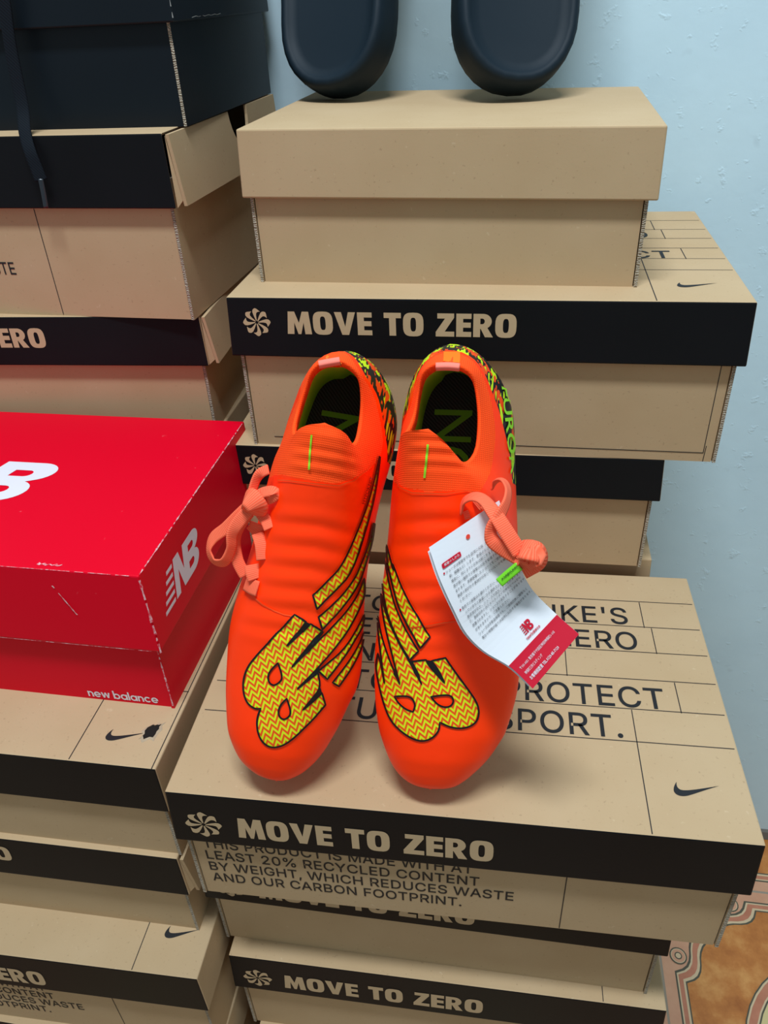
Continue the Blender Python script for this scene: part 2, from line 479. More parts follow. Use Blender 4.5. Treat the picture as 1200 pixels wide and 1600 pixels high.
GLYPHS = {
    'A': (480, ["16,0 201,509 276,509 463,0 395,0 287,302 282,317 276,334 270,352 264,372 257,394 250,420 241,447 232,478 245,478 236,447 228,419 220,393 213,371 206,351 201,333 195,317 191,302 85,0", "110,142 110,199 370,199 370,142"]),
    'B': (456, ["60,0 60,509 241,509 266,508 289,504 310,499 329,491 345,481 359,469 371,456 381,442 388,426 394,410 397,392 398,374 397,358 395,344 392,331 387,320 380,310 373,301 365,293 356,286 347,280 336,275 326,270 315,267 315,262 327,261 339,257 351,252 363,245 374,237 385,227 394,216 402,203 409,189 414,173 417,155 418,136 417,117 413,100 408,83 400,67 390,52 377,39 362,28 344,18 324,10 301,4 275,1 247,0", "125,57 245,57 272,58 296,63 315,70 330,80 341,92 349,105 354,120 355,137 355,149 352,161 348,173 342,184 335,194 327,203 317,211 306,218 293,224 279,228 264,230 248,231 125,231", "125,285 238,285 252,286 265,288 277,291 288,296 299,302 308,309 316,317 323,326 329,337 333,348 335,359 336,372 334,388 330,403 323,417 313,429 299,439 283,446 263,450 240,452 125,452"]),
    'C': (510, ["267,-7 235,-5 205,1 177,11 150,25 126,42 104,63 86,88 70,115 57,146 48,179 42,215 40,254 42,293 48,329 57,362 70,393 86,421 104,445 126,466 150,484 177,498 205,508 235,514 267,516 286,515 305,513 323,509 340,504 357,498 373,490 388,481 402,471 415,460 427,447 438,433 448,418 456,402 463,385 469,367 473,348 408,348 405,361 401,373 395,384 389,395 382,404 375,413 366,421 357,428 348,435 337,440 327,445 315,449 304,452 292,454 280,455 267,456 245,454 223,450 203,443 184,432 166,419 150,403 137,385 125,364 116,340 109,314 105,285 103,254 105,223 109,194 116,168 125,145 137,123 151,105 166,89 184,76 203,66 223,59 245,54 267,53 280,53 292,55 304,57 315,60 327,64 337,69 348,74 357,81 366,88 375,96 382,105 389,114 395,125 401,136 405,148 408,160 473,160 469,142 463,124 457,107 448,91 438,76 428,62 416,49 402,38 388,28 373,19 357,11 341,5 323,0 305,-4 286,-6"]),
    'D': (502, ["219,0 96,0 96,57 215,57 244,58 272,63 296,70 318,81 337,94 354,110 368,128 379,149 388,172 394,198 398,226 399,255 398,285 394,312 388,337 379,361 368,381 354,399 338,415 320,428 299,438 275,446 249,450 221,452 93,452 93,509 225,509 261,507 294,501 325,492 353,478 377,461 399,441 418,418 433,391 446,361 455,329 460,293 462,255 460,217 455,181 446,149 433,119 417,92 398,68 376,48 351,31 322,17 291,8 256,2", "125,509 125,0 60,0 60,509"]),
    'E': (419, ["60,0 60,509 372,509 372,452 125,452 125,286 355,286 355,229 125,229 125,57 375,57 375,0"]),
    'F': (410, ["60,0 60,509 369,509 369,452 125,452 125,278 346,278 346,221 125,221 125,0"]),
    'G': (520, ["269,-7 236,-5 205,1 176,11 149,25 125,43 104,64 85,88 69,116 57,146 47,179 42,215 40,254 42,293 47,329 57,362 69,393 85,421 103,445 125,466 149,484 175,498 203,508 233,514 265,516 285,515 304,513 322,509 340,504 358,497 374,489 389,480 403,469 416,458 429,445 439,431 449,416 458,401 465,384 470,367 474,349 408,349 404,361 399,372 393,383 387,393 380,403 373,411 365,420 356,427 347,434 337,439 326,444 315,448 304,452 291,454 279,455 265,456 243,454 222,450 202,443 183,432 166,419 150,404 137,385 125,364 116,340 109,314 105,285 103,254 105,223 109,194 116,168 125,145 137,124 151,105 166,90 184,76 203,66 224,59 246,54 269,53 290,54 309,57 328,63 345,71 360,81 374,93 386,107 396,123 404,141 410,160 414,180 415,202 434,199 283,199 283,256 478,256 478,200 476,170 471,141 463,115 451,91 436,69 419,50 399,33 377,19 352,8 326,0 298,-5"]),
    'H': (517, ["60,0 60,509 125,509 125,289 392,289 392,509 457,509 457,0 392,0 392,232 125,232 125,0"]),
    'I': (184, ["60,0 60,509 124,509 124,0"]),
    'J': (396, ["185,-7 153,-4 124,3 98,15 75,33 57,55 44,81 36,111 33,145 33,173 98,173 98,145 99,123 104,104 111,88 122,74 134,64 149,56 166,51 185,50 204,51 220,56 235,64 248,74 258,88 266,104 270,123 272,145 272,509 336,509 336,145 334,111 326,81 313,55 294,33 271,15 246,3 217,-4"]),
    'K': (467, ["104,145 104,216 113,228 122,239 130,250 139,261 148,272 157,282 165,293 174,303 184,314 193,324 202,334 212,344 364,509 448,509 231,276 228,276", "60,0 60,509 125,509 125,334 124,225 125,193 125,0", "372,0 188,259 228,309 449,0"]),
    'L': (393, ["60,0 60,509 125,509 125,57 361,57 361,0"]),
    'M': (628, ["60,0 60,509 152,509 277,187 287,159 299,123 311,84 322,49 307,49 318,83 330,121 342,158 352,187 476,509 568,509 568,0 504,0 504,291 504,327 505,369 506,413 507,457 513,457 509,445 505,433 502,421 498,409 482,363 467,322 456,291 342,0 286,0 170,291 159,321 145,361 129,408 112,457 119,457 120,416 121,372 122,328 122,291 122,0"]),
    'N': (523, ["60,0 60,509 136,509 343,183 347,176 352,169 357,160 363,151 369,141 375,130 381,119 388,107 394,94 401,82 407,68 414,55 405,54 403,68 402,81 401,95 401,108 400,121 400,134 399,146 399,157 399,195 399,509 463,509 463,0 387,0 202,290 177,331 171,342 164,354 156,367 148,381 108,452 119,454 122,384 124,328 125,291 125,0"]),
    'O': (533, ["267,-7 235,-5 205,1 177,11 150,25 126,42 105,63 86,88 70,115 57,146 48,179 42,215 40,254 42,293 48,329 57,362 70,393 86,421 105,445 126,466 150,484 177,498 205,508 235,514 267,516 299,514 329,508 357,498 384,484 408,466 429,445 448,421 464,393 477,362 486,329 491,293 493,254 491,215 486,179 477,146 464,115 448,88 429,63 408,42 384,25 357,11 329,1 299,-5", "267,53 289,54 310,59 330,66 349,76 367,89 383,105 396,123 408,144 418,168 425,194 429,223 430,254 429,286 425,314 418,341 408,365 396,386 383,404 367,420 349,433 330,443 310,450 289,454 267,456 245,454 223,450 203,443 184,433 167,420 151,404 137,385 125,364 116,340 109,314 105,285 103,254 105,223 109,194 116,168 125,144 137,123 151,105 167,89 184,76 203,66 223,59 245,54"]),
    'P': (445, ["60,0 60,509 235,509 263,507 289,503 312,497 332,487 350,476 366,462 379,447 390,430 398,411 404,391 407,370 409,348 407,325 404,304 398,284 390,265 379,248 366,233 350,219 332,207 312,198 289,191 263,187 235,186 109,186 109,242 233,242 252,243 269,246 284,250 297,256 308,264 318,272 327,282 333,294 338,306 342,319 344,333 344,348 344,362 342,376 338,389 333,402 326,413 318,423 308,431 297,439 284,444 268,449 251,451 232,452 125,452 125,0"]),
    'Q': (533, ["245,159 313,159 369,85 384,65 468,-48 401,-48 346,27 331,46", "267,-7 235,-5 205,1 177,11 150,25 126,42 105,63 86,88 70,115 57,146 48,179 42,215 40,254 42,293 48,329 57,362 70,393 86,421 105,445 126,466 150,484 177,498 205,508 235,514 267,516 299,514 329,508 357,498 384,484 408,466 429,445 448,421 464,393 477,362 486,329 491,293 493,254 491,215 486,179 477,146 464,115 448,88 429,63 408,42 384,25 357,11 329,1 299,-5", "267,53 289,54 310,59 330,66 349,76 367,89 383,105 396,123 408,144 418,168 425,194 429,223 430,254 429,286 425,314 418,341 408,365 396,386 383,404 367,420 349,433 330,443 310,450 289,454 267,456 245,454 223,450 203,443 184,433 167,420 151,404 137,385 125,364 116,340 109,314 105,285 103,254 105,223 109,194 116,168 125,144 137,123 151,105 167,89 184,76 203,66 223,59 245,54"]),
    'R': (449, ["60,0 60,509 236,509 264,507 290,504 313,497 333,489 351,478 367,465 380,450 390,433 399,415 405,395 408,374 409,352 408,330 405,309 399,290 390,271 380,255 367,240 351,228 333,217 312,209 289,203 264,199 236,198 96,198 96,255 234,255 252,256 269,258 284,262 298,267 309,273 319,281 327,290 334,300 339,312 342,324 344,338 345,352 344,367 342,380 339,393 334,405 327,415 319,425 309,433 298,440 284,445 269,449 252,451 233,452 125,452 125,0", "353,0 230,229 303,229 428,0"]),
    'S': (447, ["224,-9 197,-8 172,-4 149,1 128,9 108,19 91,31 76,45 64,60 54,77 46,96 41,115 38,137 104,137 107,123 110,110 116,98 123,88 132,79 142,71 154,64 166,59 180,55 194,52 209,50 224,49 241,50 257,52 272,55 286,60 299,66 311,74 321,82 329,92 336,102 341,114 345,126 346,139 345,151 342,161 338,171 332,179 325,186 316,193 307,199 296,205 284,209 272,214 259,218 245,222 184,239 154,249 128,260 105,274 86,289 71,307 60,326 54,348 52,372 53,393 58,413 65,431 75,448 87,463 102,476 119,488 138,498 158,506 180,511 203,514 227,516 252,514 275,511 296,505 316,498 334,488 351,476 365,463 377,449 387,433 394,415 399,397 401,378 337,378 334,396 326,412 316,426 302,437 286,447 267,453 247,457 225,459 209,458 194,456 180,452 167,448 156,442 145,435 136,427 129,418 123,409 118,398 116,387 115,376 116,363 119,352 124,342 131,334 139,326 148,319 158,313 169,308 180,304 191,300 202,296 212,293 264,279 276,276 287,272 299,268 312,264 324,258 336,252 347,245 359,238 369,229 379,220 387,209 395,198 401,185 405,171 407,155 408,139 407,118 403,99 396,81 386,64 374,48 360,34 343,21 323,11 302,2 278,-4 252,-8"]),
    'T': (449, ["32,452 32,509 417,509 417,452 257,452 257,0 193,0 193,452"]),
    'U': (517, ["259,-8 230,-7 203,-2 177,5 154,15 133,28 114,43 98,60 85,80 74,101 66,124 62,148 60,173 60,509 124,509 124,178 125,160 128,144 133,128 141,113 150,99 160,87 173,77 187,68 203,61 220,56 239,53 259,52 279,53 298,56 315,61 331,68 345,77 357,87 368,99 377,113 384,128 389,144 392,160 393,178 393,509 457,509 457,173 456,148 451,124 443,101 433,80 419,60 403,43 384,28 363,15 340,5 315,-2 288,-7"]),
    'V': (480, ["204,0 16,509 84,509 192,206 197,192 203,176 209,158 215,137 222,115 230,89 239,61 248,31 235,31 244,62 252,90 260,115 267,138 274,158 279,176 285,192 290,206 395,509 463,509 278,0"]),
    'W': (686, ["155,0 16,509 82,509 163,196 166,183 170,171 173,158 175,145 187,94 189,80 192,67 195,53 197,40 189,40 192,53 194,67 197,80 200,94 203,107 205,120 208,133 211,145 224,196 306,509 380,509 462,196 465,183 468,171 471,158 474,145 486,94 489,80 492,67 494,53 497,40 488,40 491,53 493,67 496,80 499,94 502,107 504,120 507,133 510,145 523,196 603,509 670,509 530,0 455,0 368,323 363,339 359,356 355,373 351,391 347,410 344,431 340,452 336,475 350,475 346,453 342,433 339,413 335,395 331,377 327,359 323,341 318,323 230,0"]),
    'Y': (472, ["203,0 203,208 16,509 91,509 192,344 200,331 208,318 215,305 222,292 229,279 236,264 243,248 250,230 224,230 231,248 237,265 244,280 251,293 258,306 265,318 273,331 280,344 381,509 455,509 268,208 268,0"]),
    'Z': (438, ["42,0 42,46 273,385 281,396 289,408 298,419 306,431 315,442 323,453 332,464 341,476 348,454 332,454 317,453 301,453 285,452 270,452 254,452 238,452 223,452 40,452 40,509 397,509 397,462 169,129 160,117 152,105 143,93 134,81 97,33 90,54 106,55 121,56 137,56 152,57 168,57 183,57 199,57 214,57 399,57 399,0"]),
    '2': (453, ["64,0 64,47 234,229 248,243 261,257 272,270 282,282 291,294 299,305 305,316 311,327 315,337 318,348 320,360 320,371 319,385 317,397 313,408 308,419 301,428 293,436 283,443 273,449 262,454 250,457 237,459 224,460 209,459 196,457 184,453 172,447 162,441 153,433 145,424 139,413 134,402 130,390 128,376 127,362 66,362 67,384 71,405 77,424 86,442 98,459 111,473 126,486 143,496 162,505 182,511 203,514 225,516 247,514 268,511 288,505 306,497 323,486 337,474 350,461 361,445 370,428 376,411 380,392 381,372 380,358 378,345 375,331 371,318 365,304 357,290 347,275 336,259 322,241 306,223 288,202 267,180 153,60 153,57 389,57 389,0"]),
    '0': (453, ["227,-7 199,-5 174,1 151,11 130,24 111,41 95,62 80,86 69,113 60,144 53,178 49,214 48,254 49,294 53,330 60,364 69,395 81,422 95,447 112,467 130,484 151,498 174,508 200,514 227,516 254,514 279,508 302,498 323,484 342,467 358,447 372,422 384,395 393,364 400,330 404,294 405,254 404,214 400,178 393,144 384,113 373,86 359,62 342,41 323,24 302,11 279,1 254,-5", "227,50 245,51 261,56 276,63 290,74 303,87 313,103 323,122 330,144 336,168 340,194 343,223 344,254 343,285 340,314 336,341 330,365 323,387 313,405 303,422 290,435 276,446 261,453 245,458 227,460 209,458 192,453 177,446 163,435 151,422 140,405 131,387 123,365 117,341 113,314 110,285 109,254 110,223 113,194 117,168 123,144 131,122 140,103 151,87 163,74 177,63 192,56 209,51"]),
    '%': (676, ["175,283 160,284 146,286 132,291 121,297 110,305 101,314 93,324 86,335 81,347 78,360 75,373 75,388 75,412 76,426 78,440 81,452 87,464 93,476 101,486 110,495 121,503 133,509 146,513 160,516 175,517 191,516 206,513 219,509 230,503 241,495 250,486 258,476 264,464 269,452 273,440 275,426 276,412 276,388 275,373 273,360 269,347 264,335 257,324 250,314 241,305 230,297 218,291 205,286 191,284", "175,327 188,329 198,332 206,338 212,346 217,355 221,365 223,376 223,388 223,412 223,424 221,435 217,445 213,454 206,462 198,468 188,471 175,473 164,471 153,468 145,462 138,454 133,445 130,435 128,424 127,412 127,388 128,376 130,365 133,355 138,346 145,338 153,332 163,329", "501,-10 486,-9 471,-6 458,-2 446,5 436,12 426,21 419,31 412,43 407,55 403,68 401,81 400,95 400,120 401,134 403,147 407,160 412,172 419,184 427,194 436,203 447,210 458,217 471,221 486,224 501,225 517,224 531,221 544,217 556,210 566,203 576,194 583,184 590,172 595,160 598,147 600,134 601,120 601,95 600,81 598,68 594,55 589,43 583,31 575,21 566,12 555,5 544,-2 531,-6 517,-9", "501,35 513,36 523,39 531,45 538,53 543,62 546,73 548,84 549,95 549,120 548,131 546,142 543,153 538,162 532,170 524,176 513,179 501,180 489,179 479,176 471,170 464,162 459,153 456,142 453,131 453,120 453,95 453,84 455,73 459,62 464,53 470,45 479,39 489,36", "132,0 482,509 540,509 191,0"]),
    ',': (188, ["38,-119 68,71 137,71 84,-119"]),
    '.': (188, ["95,-4 86,-4 78,-1 70,3 63,9 57,16 53,24 50,32 50,41 50,50 53,59 57,66 63,73 70,79 78,83 86,86 95,87 104,86 113,83 121,79 128,73 134,66 138,59 140,50 141,41 140,32 138,24 134,16 128,9 121,3 113,-1 104,-4"]),
    "'": (206, ["78,318 70,509 136,509 128,318"]),
}


def fatten(P, d):
    """move a contour outward by d"""
    if not d:
        return P
    n = len(P)
    ar = sum(P[i][0] * P[(i + 1) % n][1] - P[(i + 1) % n][0] * P[i][1] for i in range(n))
    sg = 1 if ar > 0 else -1
    out = []
    for i in range(n):
        p = Vector(P[i])
        a, b = p - Vector(P[i - 1]), Vector(P[(i + 1) % n]) - p
        if a.length < 1e-9 or b.length < 1e-9:
            out.append(tuple(p))
            continue
        a.normalize()
        b.normalize()
        na, nb = Vector((a.y, -a.x)) * sg, Vector((b.y, -b.x)) * sg
        m = na + nb
        k = max(0.5, m.length_squared / 2)
        q = p + m * (d / k)
        out.append((q.x, q.y))
    return out


def caps(text, track=18, bold=7):
    """plain grotesque capitals, cap height 0.509"""
    x, gs = 0, []
    for ch in text:
        if ch == ' ':
            x += 205
            continue
        adv, loops = GLYPHS[ch]
        L = [[tuple(int(q) for q in p.split(',')) for p in l.split()] for l in loops]
        if ch == 'I':
            adv = max(p[0] for p in L[0]) + min(p[0] for p in L[0])
        holes = [] if ch in 'AK' else [l for i, l in enumerate(L) if any(j != i and inside(l[0], L[j]) for j in range(len(L)))]
        for l in L:
            if l not in holes:
                v, f = fill(fatten(l, bold), [fatten(h, -bold) for h in holes if inside(h[0], l)])
                gs.append(([((p[0] + x) / 1000, p[1] / 1000) for p in v], f))
        x += adv + track
    return join(*gs)


ROWS = ["MOVE TO ZERO IS NIKE'S", 'JOURNEY TOWARD ZERO', 'CARBON AND ZERO', 'WASTE TO HELP PROTECT', 'FUTURE OF SPORT.']
ROWEND = [0.2985, 0.3022, 0.2390, 0.3128, 0.2823]
ROWBASE = [0.1772, 0.1502, 0.1226, 0.0952, 0.0688]
GEO_ROWS = None


def lid_print(W, D, sc=1.0):
    """fine lines and five rows of capitals on a lid"""
    global GEO_ROWS
    if GEO_ROWS is None:
        cs = []
        kx = 0.0326
        for r, e, y in zip(ROWS, ROWEND, ROWBASE):
            v, f = caps(r)
            m = max(p[0] for p in v)
            cs.append(([(e - (m - p[0]) * kx, y + p[1] * 0.0180 / 0.509) for p in v], f))
        GEO_ROWS = join(*cs)
    hs = [0.2032, 0.1742, 0.1472, 0.1200, 0.0928, 0.0655]
    L = [strip2((0.004, y + 0.0008), (W - 0.002, y + 0.0008), 0.0006) for y in hs]
    L += [strip2((0.3095, hs[0]), (0.3095, hs[1]), 0.0006), strip2((0.3145, hs[1]), (0.3145, hs[2]), 0.0006), strip2((0.25, hs[2]), (0.25, hs[3]), 0.0006),
          strip2((0.322, hs[3]), (0.322, hs[4]), 0.0006), strip2((0.2902, hs[4]), (0.2902, 0.001), 0.0006)]
    return join(*L), GEO_ROWS


FOOT = ['THIS PRODUCT IS MADE WITH AT', 'LEAST 20% RECYCLED CONTENT', 'BY WEIGHT, WHICH REDUCES WASTE', 'AND OUR CARBON FOOTPRINT.']
FOOTEND = [0.190, 0.1944, 0.2166, 0.1834]
FOOT_GEO = None


def foot_print():
    global FOOT_GEO
    if FOOT_GEO is None:
        gs = []
        for i, (t, e) in enumerate(zip(FOOT, FOOTEND)):
            v, f = caps(t, 10)
            y = -0.0625 - 0.0129 * i
            m, a = max(p[0] for p in v), min(p[0] for p in v)
            k = (e - 0.0128) / (m - a)
            gs.append(([(0.0128 + (p[0] - a) * k, y + p[1] * 0.0094 / 0.509) for p in v], f))
        FOOT_GEO = join(*gs)
    return FOOT_GEO


# ------------------------------------------------------------------ shoe boxes
TINY = 0.00025


def shoe_box(label, x, y, ztop, yaw, W, D, hl, H, group, lid_mat=None, front_mat=None, body_mat=None, flare=0.0017, inset=0.0032,
             flap=0.0, notch=False, letters=False, pin=True, toplines=False, toprows=True, swoosh_=False, foot=False, vline=False, border=False, foot_dz=0.0, lid_tilt=0.0, inner_drop=0.003, corr=None):
    lid_mat = lid_mat or KRAFT
    front_mat = front_mat or lid_mat
    body_mat = body_mat or KRAFT
    root = thing('shoe_box', label, 'shoe box', (x, y, ztop - H), math.radians(yaw), group)
    th = 0.0022
    fl = flare
    T = H
    ot = [(0, 0), (W, 0), (W, D), (0, D)]
    ob = [(-fl, -fl), (W + fl, -fl), (W + fl, D + fl), (-fl, D + fl)]
    ib = [(-fl + th, -fl + th), (W + fl - th, -fl + th), (W + fl - th, D + fl - th), (-fl + th, D + fl - th)]
    it = [(th, th), (W - th, th), (W - th, D - th), (th, D - th)]
    V = [(a, b, T) for a, b in ot] + [(a, b, T - hl) for a, b in ob] + [(a, b, T - hl) for a, b in ib] + [(a, b, T - th) for a, b in it]
    F, mi = [(0, 1, 2, 3)], [0]
    for i in range(4):
        j = (i + 1) % 4
        if notch and i == 1:
            continue
        F += [(i, 4 + i, 4 + j, j), (4 + i, 8 + i, 8 + j, 4 + j), (8 + i, 12 + i, 12 + j, 8 + j)]
        mi += [1 if i == 0 else 0, 0, 0]
    F.append((12, 15, 14, 13))
    mi.append(0)
    if notch:
        F += [(1, 2, 14, 13), (1, 13, 9, 5), (2, 6, 10, 14)]
        mi += [0, 0, 0]
    lid = fix_normals(mesh_obj('lid', V, F, [lid_mat, front_mat], root, mi))
    bevel(lid, 0.0011, 2)
    if lid_tilt:
        lid.rotation_euler = (0, lid_tilt, 0)
        lid.location = (0, 0, 0.0)
    # body: front and back panels set between two end panels
    e = inset
    t2 = 0.0022
    zb = T - inner_drop
    bv, bf, bm_ = [], [], []

    def box(x0, x1, y0, y1, z0, z1, m):
        n = len(bv)
        bv.extend([(x0, y0, z0), (x1, y0, z0), (x1, y1, z0), (x0, y1, z0), (x0, y0, z1), (x1, y0, z1), (x1, y1, z1), (x0, y1, z1)])
        bf.extend([tuple(n + i for i in q) for q in ((0, 3, 2, 1), (4, 5, 6, 7), (0, 1, 5, 4), (1, 2, 6, 5), (2, 3, 7, 6), (3, 0, 4, 7))])
        bm_.extend(m)
    g = 0.0007
    box(e + t2 + g, W - e - t2 - g, e + 0.0012, D - e - 0.0012, 0, zb, [0, 2, 0, 2, 0, 2])
    box(e, e + t2, e, D - e, 0, zb, [0, 1, 1, 0, 1, 0])
    box(W - e - t2, W - e, e, D - e, 0, zb, [0, 1, 1, 0, 1, 0])
    box(e + t2, W - e - t2, e + 0.004, D - e - 0.004, 0.0002, zb - 0.0005, [2] * 6)  # dark core: shade inside the box and its gaps, put into the colour
    body = mesh_obj('body', bv, bf, [body_mat, corr or CORR, INSHADE], root, bm_)
    if flap:
        a = math.radians(flap)
        cy, rr = D * 0.585, 0.021
        prof = [(0.0005, 0.0)]
        if notch:
            prof += [(cy - rr, 0)] + [(cy - rr * math.cos(t * math.pi / 12), -rr * 1.25 * math.sin(t * math.pi / 12)) for t in range(1, 12)] + [(cy + rr, 0)]
        prof += [(D - 0.0005, 0.0), (D - 0.003, -hl * 0.96), (0.003, -hl * 0.96)]
        v2, f2 = fill(prof)
        tk = 0.0024
        out = [(W + fl + 0.0003 - v * math.sin(a) + tk * math.cos(a), u, T - 0.001 + v * math.cos(a)) for u, v in v2]
        inn = [(W + fl + 0.0003 - v * math.sin(a), u, T - 0.001 + v * math.cos(a)) for u, v in v2]
        n = len(v2)
        np_ = len(prof)
        ff = [q for q in f2] + [tuple(n + i for i in reversed(q)) for q in f2] + [(i, n + i, n + (i + 1) % np_, (i + 1) % np_) for i in range(np_)]
        x0, x1 = W + fl - 0.0006, W + fl + hl * 0.93 * math.sin(a)
        fix_normals(mesh_obj('tuck_tab', [(x0, 0.0012, T - 0.002), (x0, 0.0012, T - hl), (x1, 0.0035, T - hl * 0.90), (x0, 0.0026, T - 0.002), (x0, 0.0026, T - hl), (x1, 0.0047, T - hl * 0.90)],
                            [(0, 1, 2), (5, 4, 3), (0, 2, 5, 3), (1, 4, 5, 2), (0, 3, 4, 1)], [lid_mat], root))
        fp = fix_normals(mesh_obj('side_flap', out + inn, ff, [lid_mat], root))

    def lf(px, pz):
        return (px, -fl * (-pz / hl) - TINY, T + pz)

    def bfp(px, pz):
        return (px, e + 0.0012 - TINY, T + pz)

    def tp(px, py):
        return (px, py, T + TINY)
    if letters:
        k = hl / 0.0471
        cap = 0.0198 if hl > 0.045 else 0.0166
        mid = -0.0285 if hl > 0.045 else -0.0176
        g_ = fit_geo(MTZ, 0.0424, 0.2020, mid - cap / 2, mid + cap / 2)
        place(g_, lf, 'lettering', KINK, lid)
        if pin:
            place(xf(PIN, 0.0205, mid, cap * 0.6), lf, 'emblem', KINK, lid)
    if toplines:
        a, b = lid_print(W, D)
        place(a, tp, 'printed_lines', INK, lid)
        if toprows:
            place(b, tp, 'printed_text', INK, lid)
    if swoosh_:
        place(xf(SWOOSH, 0.3070, 0.0278, 0.027), tp, 'logo', INK, lid)
    if foot:
        place(foot_print(), lambda a, b: bfp(a, b + foot_dz), 'printed_text', INK, body)
    if vline:
        place(strip2((0.2478, -hl), (0.2478, -H + 0.001), 0.0006), bfp, 'printed_line', INK, body)
    if border:
        xx = W - 0.0125
        place(join(strip2((xx, -hl), (xx, -H + 0.0072), 0.0005), strip2((0.02, -H + 0.0072), (xx, -H + 0.0072), 0.0006), strip2((xx + 0.0012, -H + 0.013), (xx + 0.0008, -H), 0.0005)), bfp, 'printed_line', INK, body)
    return root, lid, body


# ------------------------------------------------------------------ setting: wall and floor
_w = NT('plaster_wall', 0.75, 0.25)
_n1 = _w.noise(9, 4)
_n2 = _w.noise(70, 4, 0.6)
_st = _w.ramp(_w.noise(24, 3, 0.6), [(0.66, (0, 0, 0, 1)), (0.76, (1, 1, 1, 1))])
_wc = _w.mix(_w.math('MULTIPLY', _st, 0.35), _w.ramp(_n1, [(0.3, lin((206, 232, 242))), (0.7, lin((214, 240, 249)))]), lin((170, 190, 198)))
_w.base(_wc)
_bl = _w.ramp(_w.noise(75, 3, 0.6), [(0.62, (0, 0, 0, 1)), (0.75, (1, 1, 1, 1))])
_w.bump(_w.math('ADD', _w.math('MULTIPLY', _n2, 0.5), _bl), 0.22, 0.0022)
WALL = _w.m
WY = 0.79
wl = mesh_obj('wall_back', [(-2.5, WY, 0), (2.5, WY, 0), (2.5, WY + 0.1, 0), (-2.5, WY + 0.1, 0), (-2.5, WY, 2.9), (2.5, WY, 2.9), (2.5, WY + 0.1, 2.9), (-2.5, WY + 0.1, 2.9)],
              [(0, 3, 2, 1), (4, 5, 6, 7), (0, 1, 5, 4), (1, 2, 6, 5), (2, 3, 7, 6), (3, 0, 4, 7)], WALL)
wl['kind'] = 'structure'
tr = mesh_obj('trim_1', [(-2.5, WY - 0.004, 0), (2.5, WY - 0.004, 0), (2.5, WY, 0), (-2.5, WY, 0), (-2.5, WY - 0.003, 0.016), (2.5, WY - 0.003, 0.016), (2.5, WY, 0.02), (-2.5, WY, 0.02)],
              [(0, 3, 2, 1), (4, 5, 6, 7), (0, 1, 5, 4), (1, 2, 6, 5), (2, 3, 7, 6), (3, 0, 4, 7)], plain('grey_sealant', (120, 118, 112), 0.9))
tr['kind'] = 'structure'

_o = NT('tile_orange', 0.32, 0.4)
ORANGE_T = _o.base(_o.ramp(_o.noise(22, 5, 0.65), [(0.28, lin((168, 98, 46))), (0.5, lin((196, 124, 62))), (0.72, lin((222, 160, 92)))])).m
_o = NT('tile_pink', 0.32, 0.4)
PINK_T = _o.base(_o.ramp(_o.noise(30, 4), [(0.3, lin((204, 148, 116))), (0.7, lin((218, 166, 132)))])).m
_o = NT('tile_rose', 0.32, 0.4)
ROSE_T = _o.base(_o.ramp(_o.noise(40, 4), [(0.3, lin((184, 116, 88))), (0.7, lin((200, 132, 102)))])).m
LINE_T = plain('tile_line', (88, 84, 68), 0.4)
LIGHT_T = plain('tile_light', (214, 188, 150), 0.35)
BEIGE_T = plain('tile_beige', (216, 196, 140), 0.35)
GROUT = plain('grout', (158, 146, 128), 0.9)
TS = 0.45


def notch_square(d, cd_, cr, cx):
    """a quarter path of the tile border: distance d from the edge, corner notched by an ogee; returns the full loop"""
    q = [(cx + 0.0005, d), (cx - 0.0012, d + 0.004), (cx - 0.004, d + 0.0105), (cx - 0.009, d + 0.0165), (cx - 0.016, d + 0.0205), (cx - 0.024, d + 0.0225), (cx - 0.034, d + 0.0235), (cx - 0.042, d + 0.0255), (cx - 0.050, d + 0.0295), (cx - 0.056, d + 0.0345)]
    q = q + [(b, a) for a, b in reversed(q)]
    h = TS / 2
    lp = []
    for k in range(4):
        a = k * math.pi / 2
        c, s = round(math.cos(a)), round(math.sin(a))
        lp += [((x - h) * c - (y - h) * s + h, (x - h) * s + (y - h) * c + h) for x, y in reversed(q)]
    return lp


LAYERS = [([(0.0015, 0.0015), (TS - 0.0015, 0.0015), (TS - 0.0015, TS - 0.0015), (0.0015, TS - 0.0015)], 1)]
for off, m in ((0.0, 3), (0.0022, 4), (0.004, 2), (0.0095, 4), (0.0122, 3), (0.0140, 0)):
    LAYERS.append((notch_square(0.0165 + off, 0.044 + off, 0, 0.128 + off), m))
for cxy in ((0.024, 0.108), (0.108, 0.024)):
    for r, m in ((0.0115, 3), (0.0098, 4), (0.0088, 1), (0.005, 3), (0.0035, 4)):
        for k in range(4):
            a = k * math.pi / 2
            c, s = round(math.cos(a)), round(math.sin(a))
            h = TS / 2
            cx, cy = (cxy[0] - h) * c - (cxy[1] - h) * s + h, (cxy[0] - h) * s + (cxy[1] - h) * c + h
            LAYERS.append((arc(cx, cy, r, r, 0, 340, 17), m))
for r, m in ((0.137, 3), (0.1352, 4), (0.133, 2), (0.1235, 4), (0.1215, 3), (0.1195, 5), (0.085, 3), (0.083, 2), (0.07, 3), (0.068, 5)):
    LAYERS.append((arc(TS / 2, TS / 2, r, r, 0, 352, 44), m))
fv, ff, fm = [], [], []
X0, Y1 = 0.242 - 6 * TS, 0.698 + TS
fv += [(-2.5, -1.6, -0.05), (2.5, -1.6, -0.05), (2.5, WY + 0.1, -0.05), (-2.5, WY + 0.1, -0.05), (-2.5, -1.6, -0.001), (2.5, -1.6, -0.001), (2.5, WY + 0.1, -0.001), (-2.5, WY + 0.1, -0.001)]
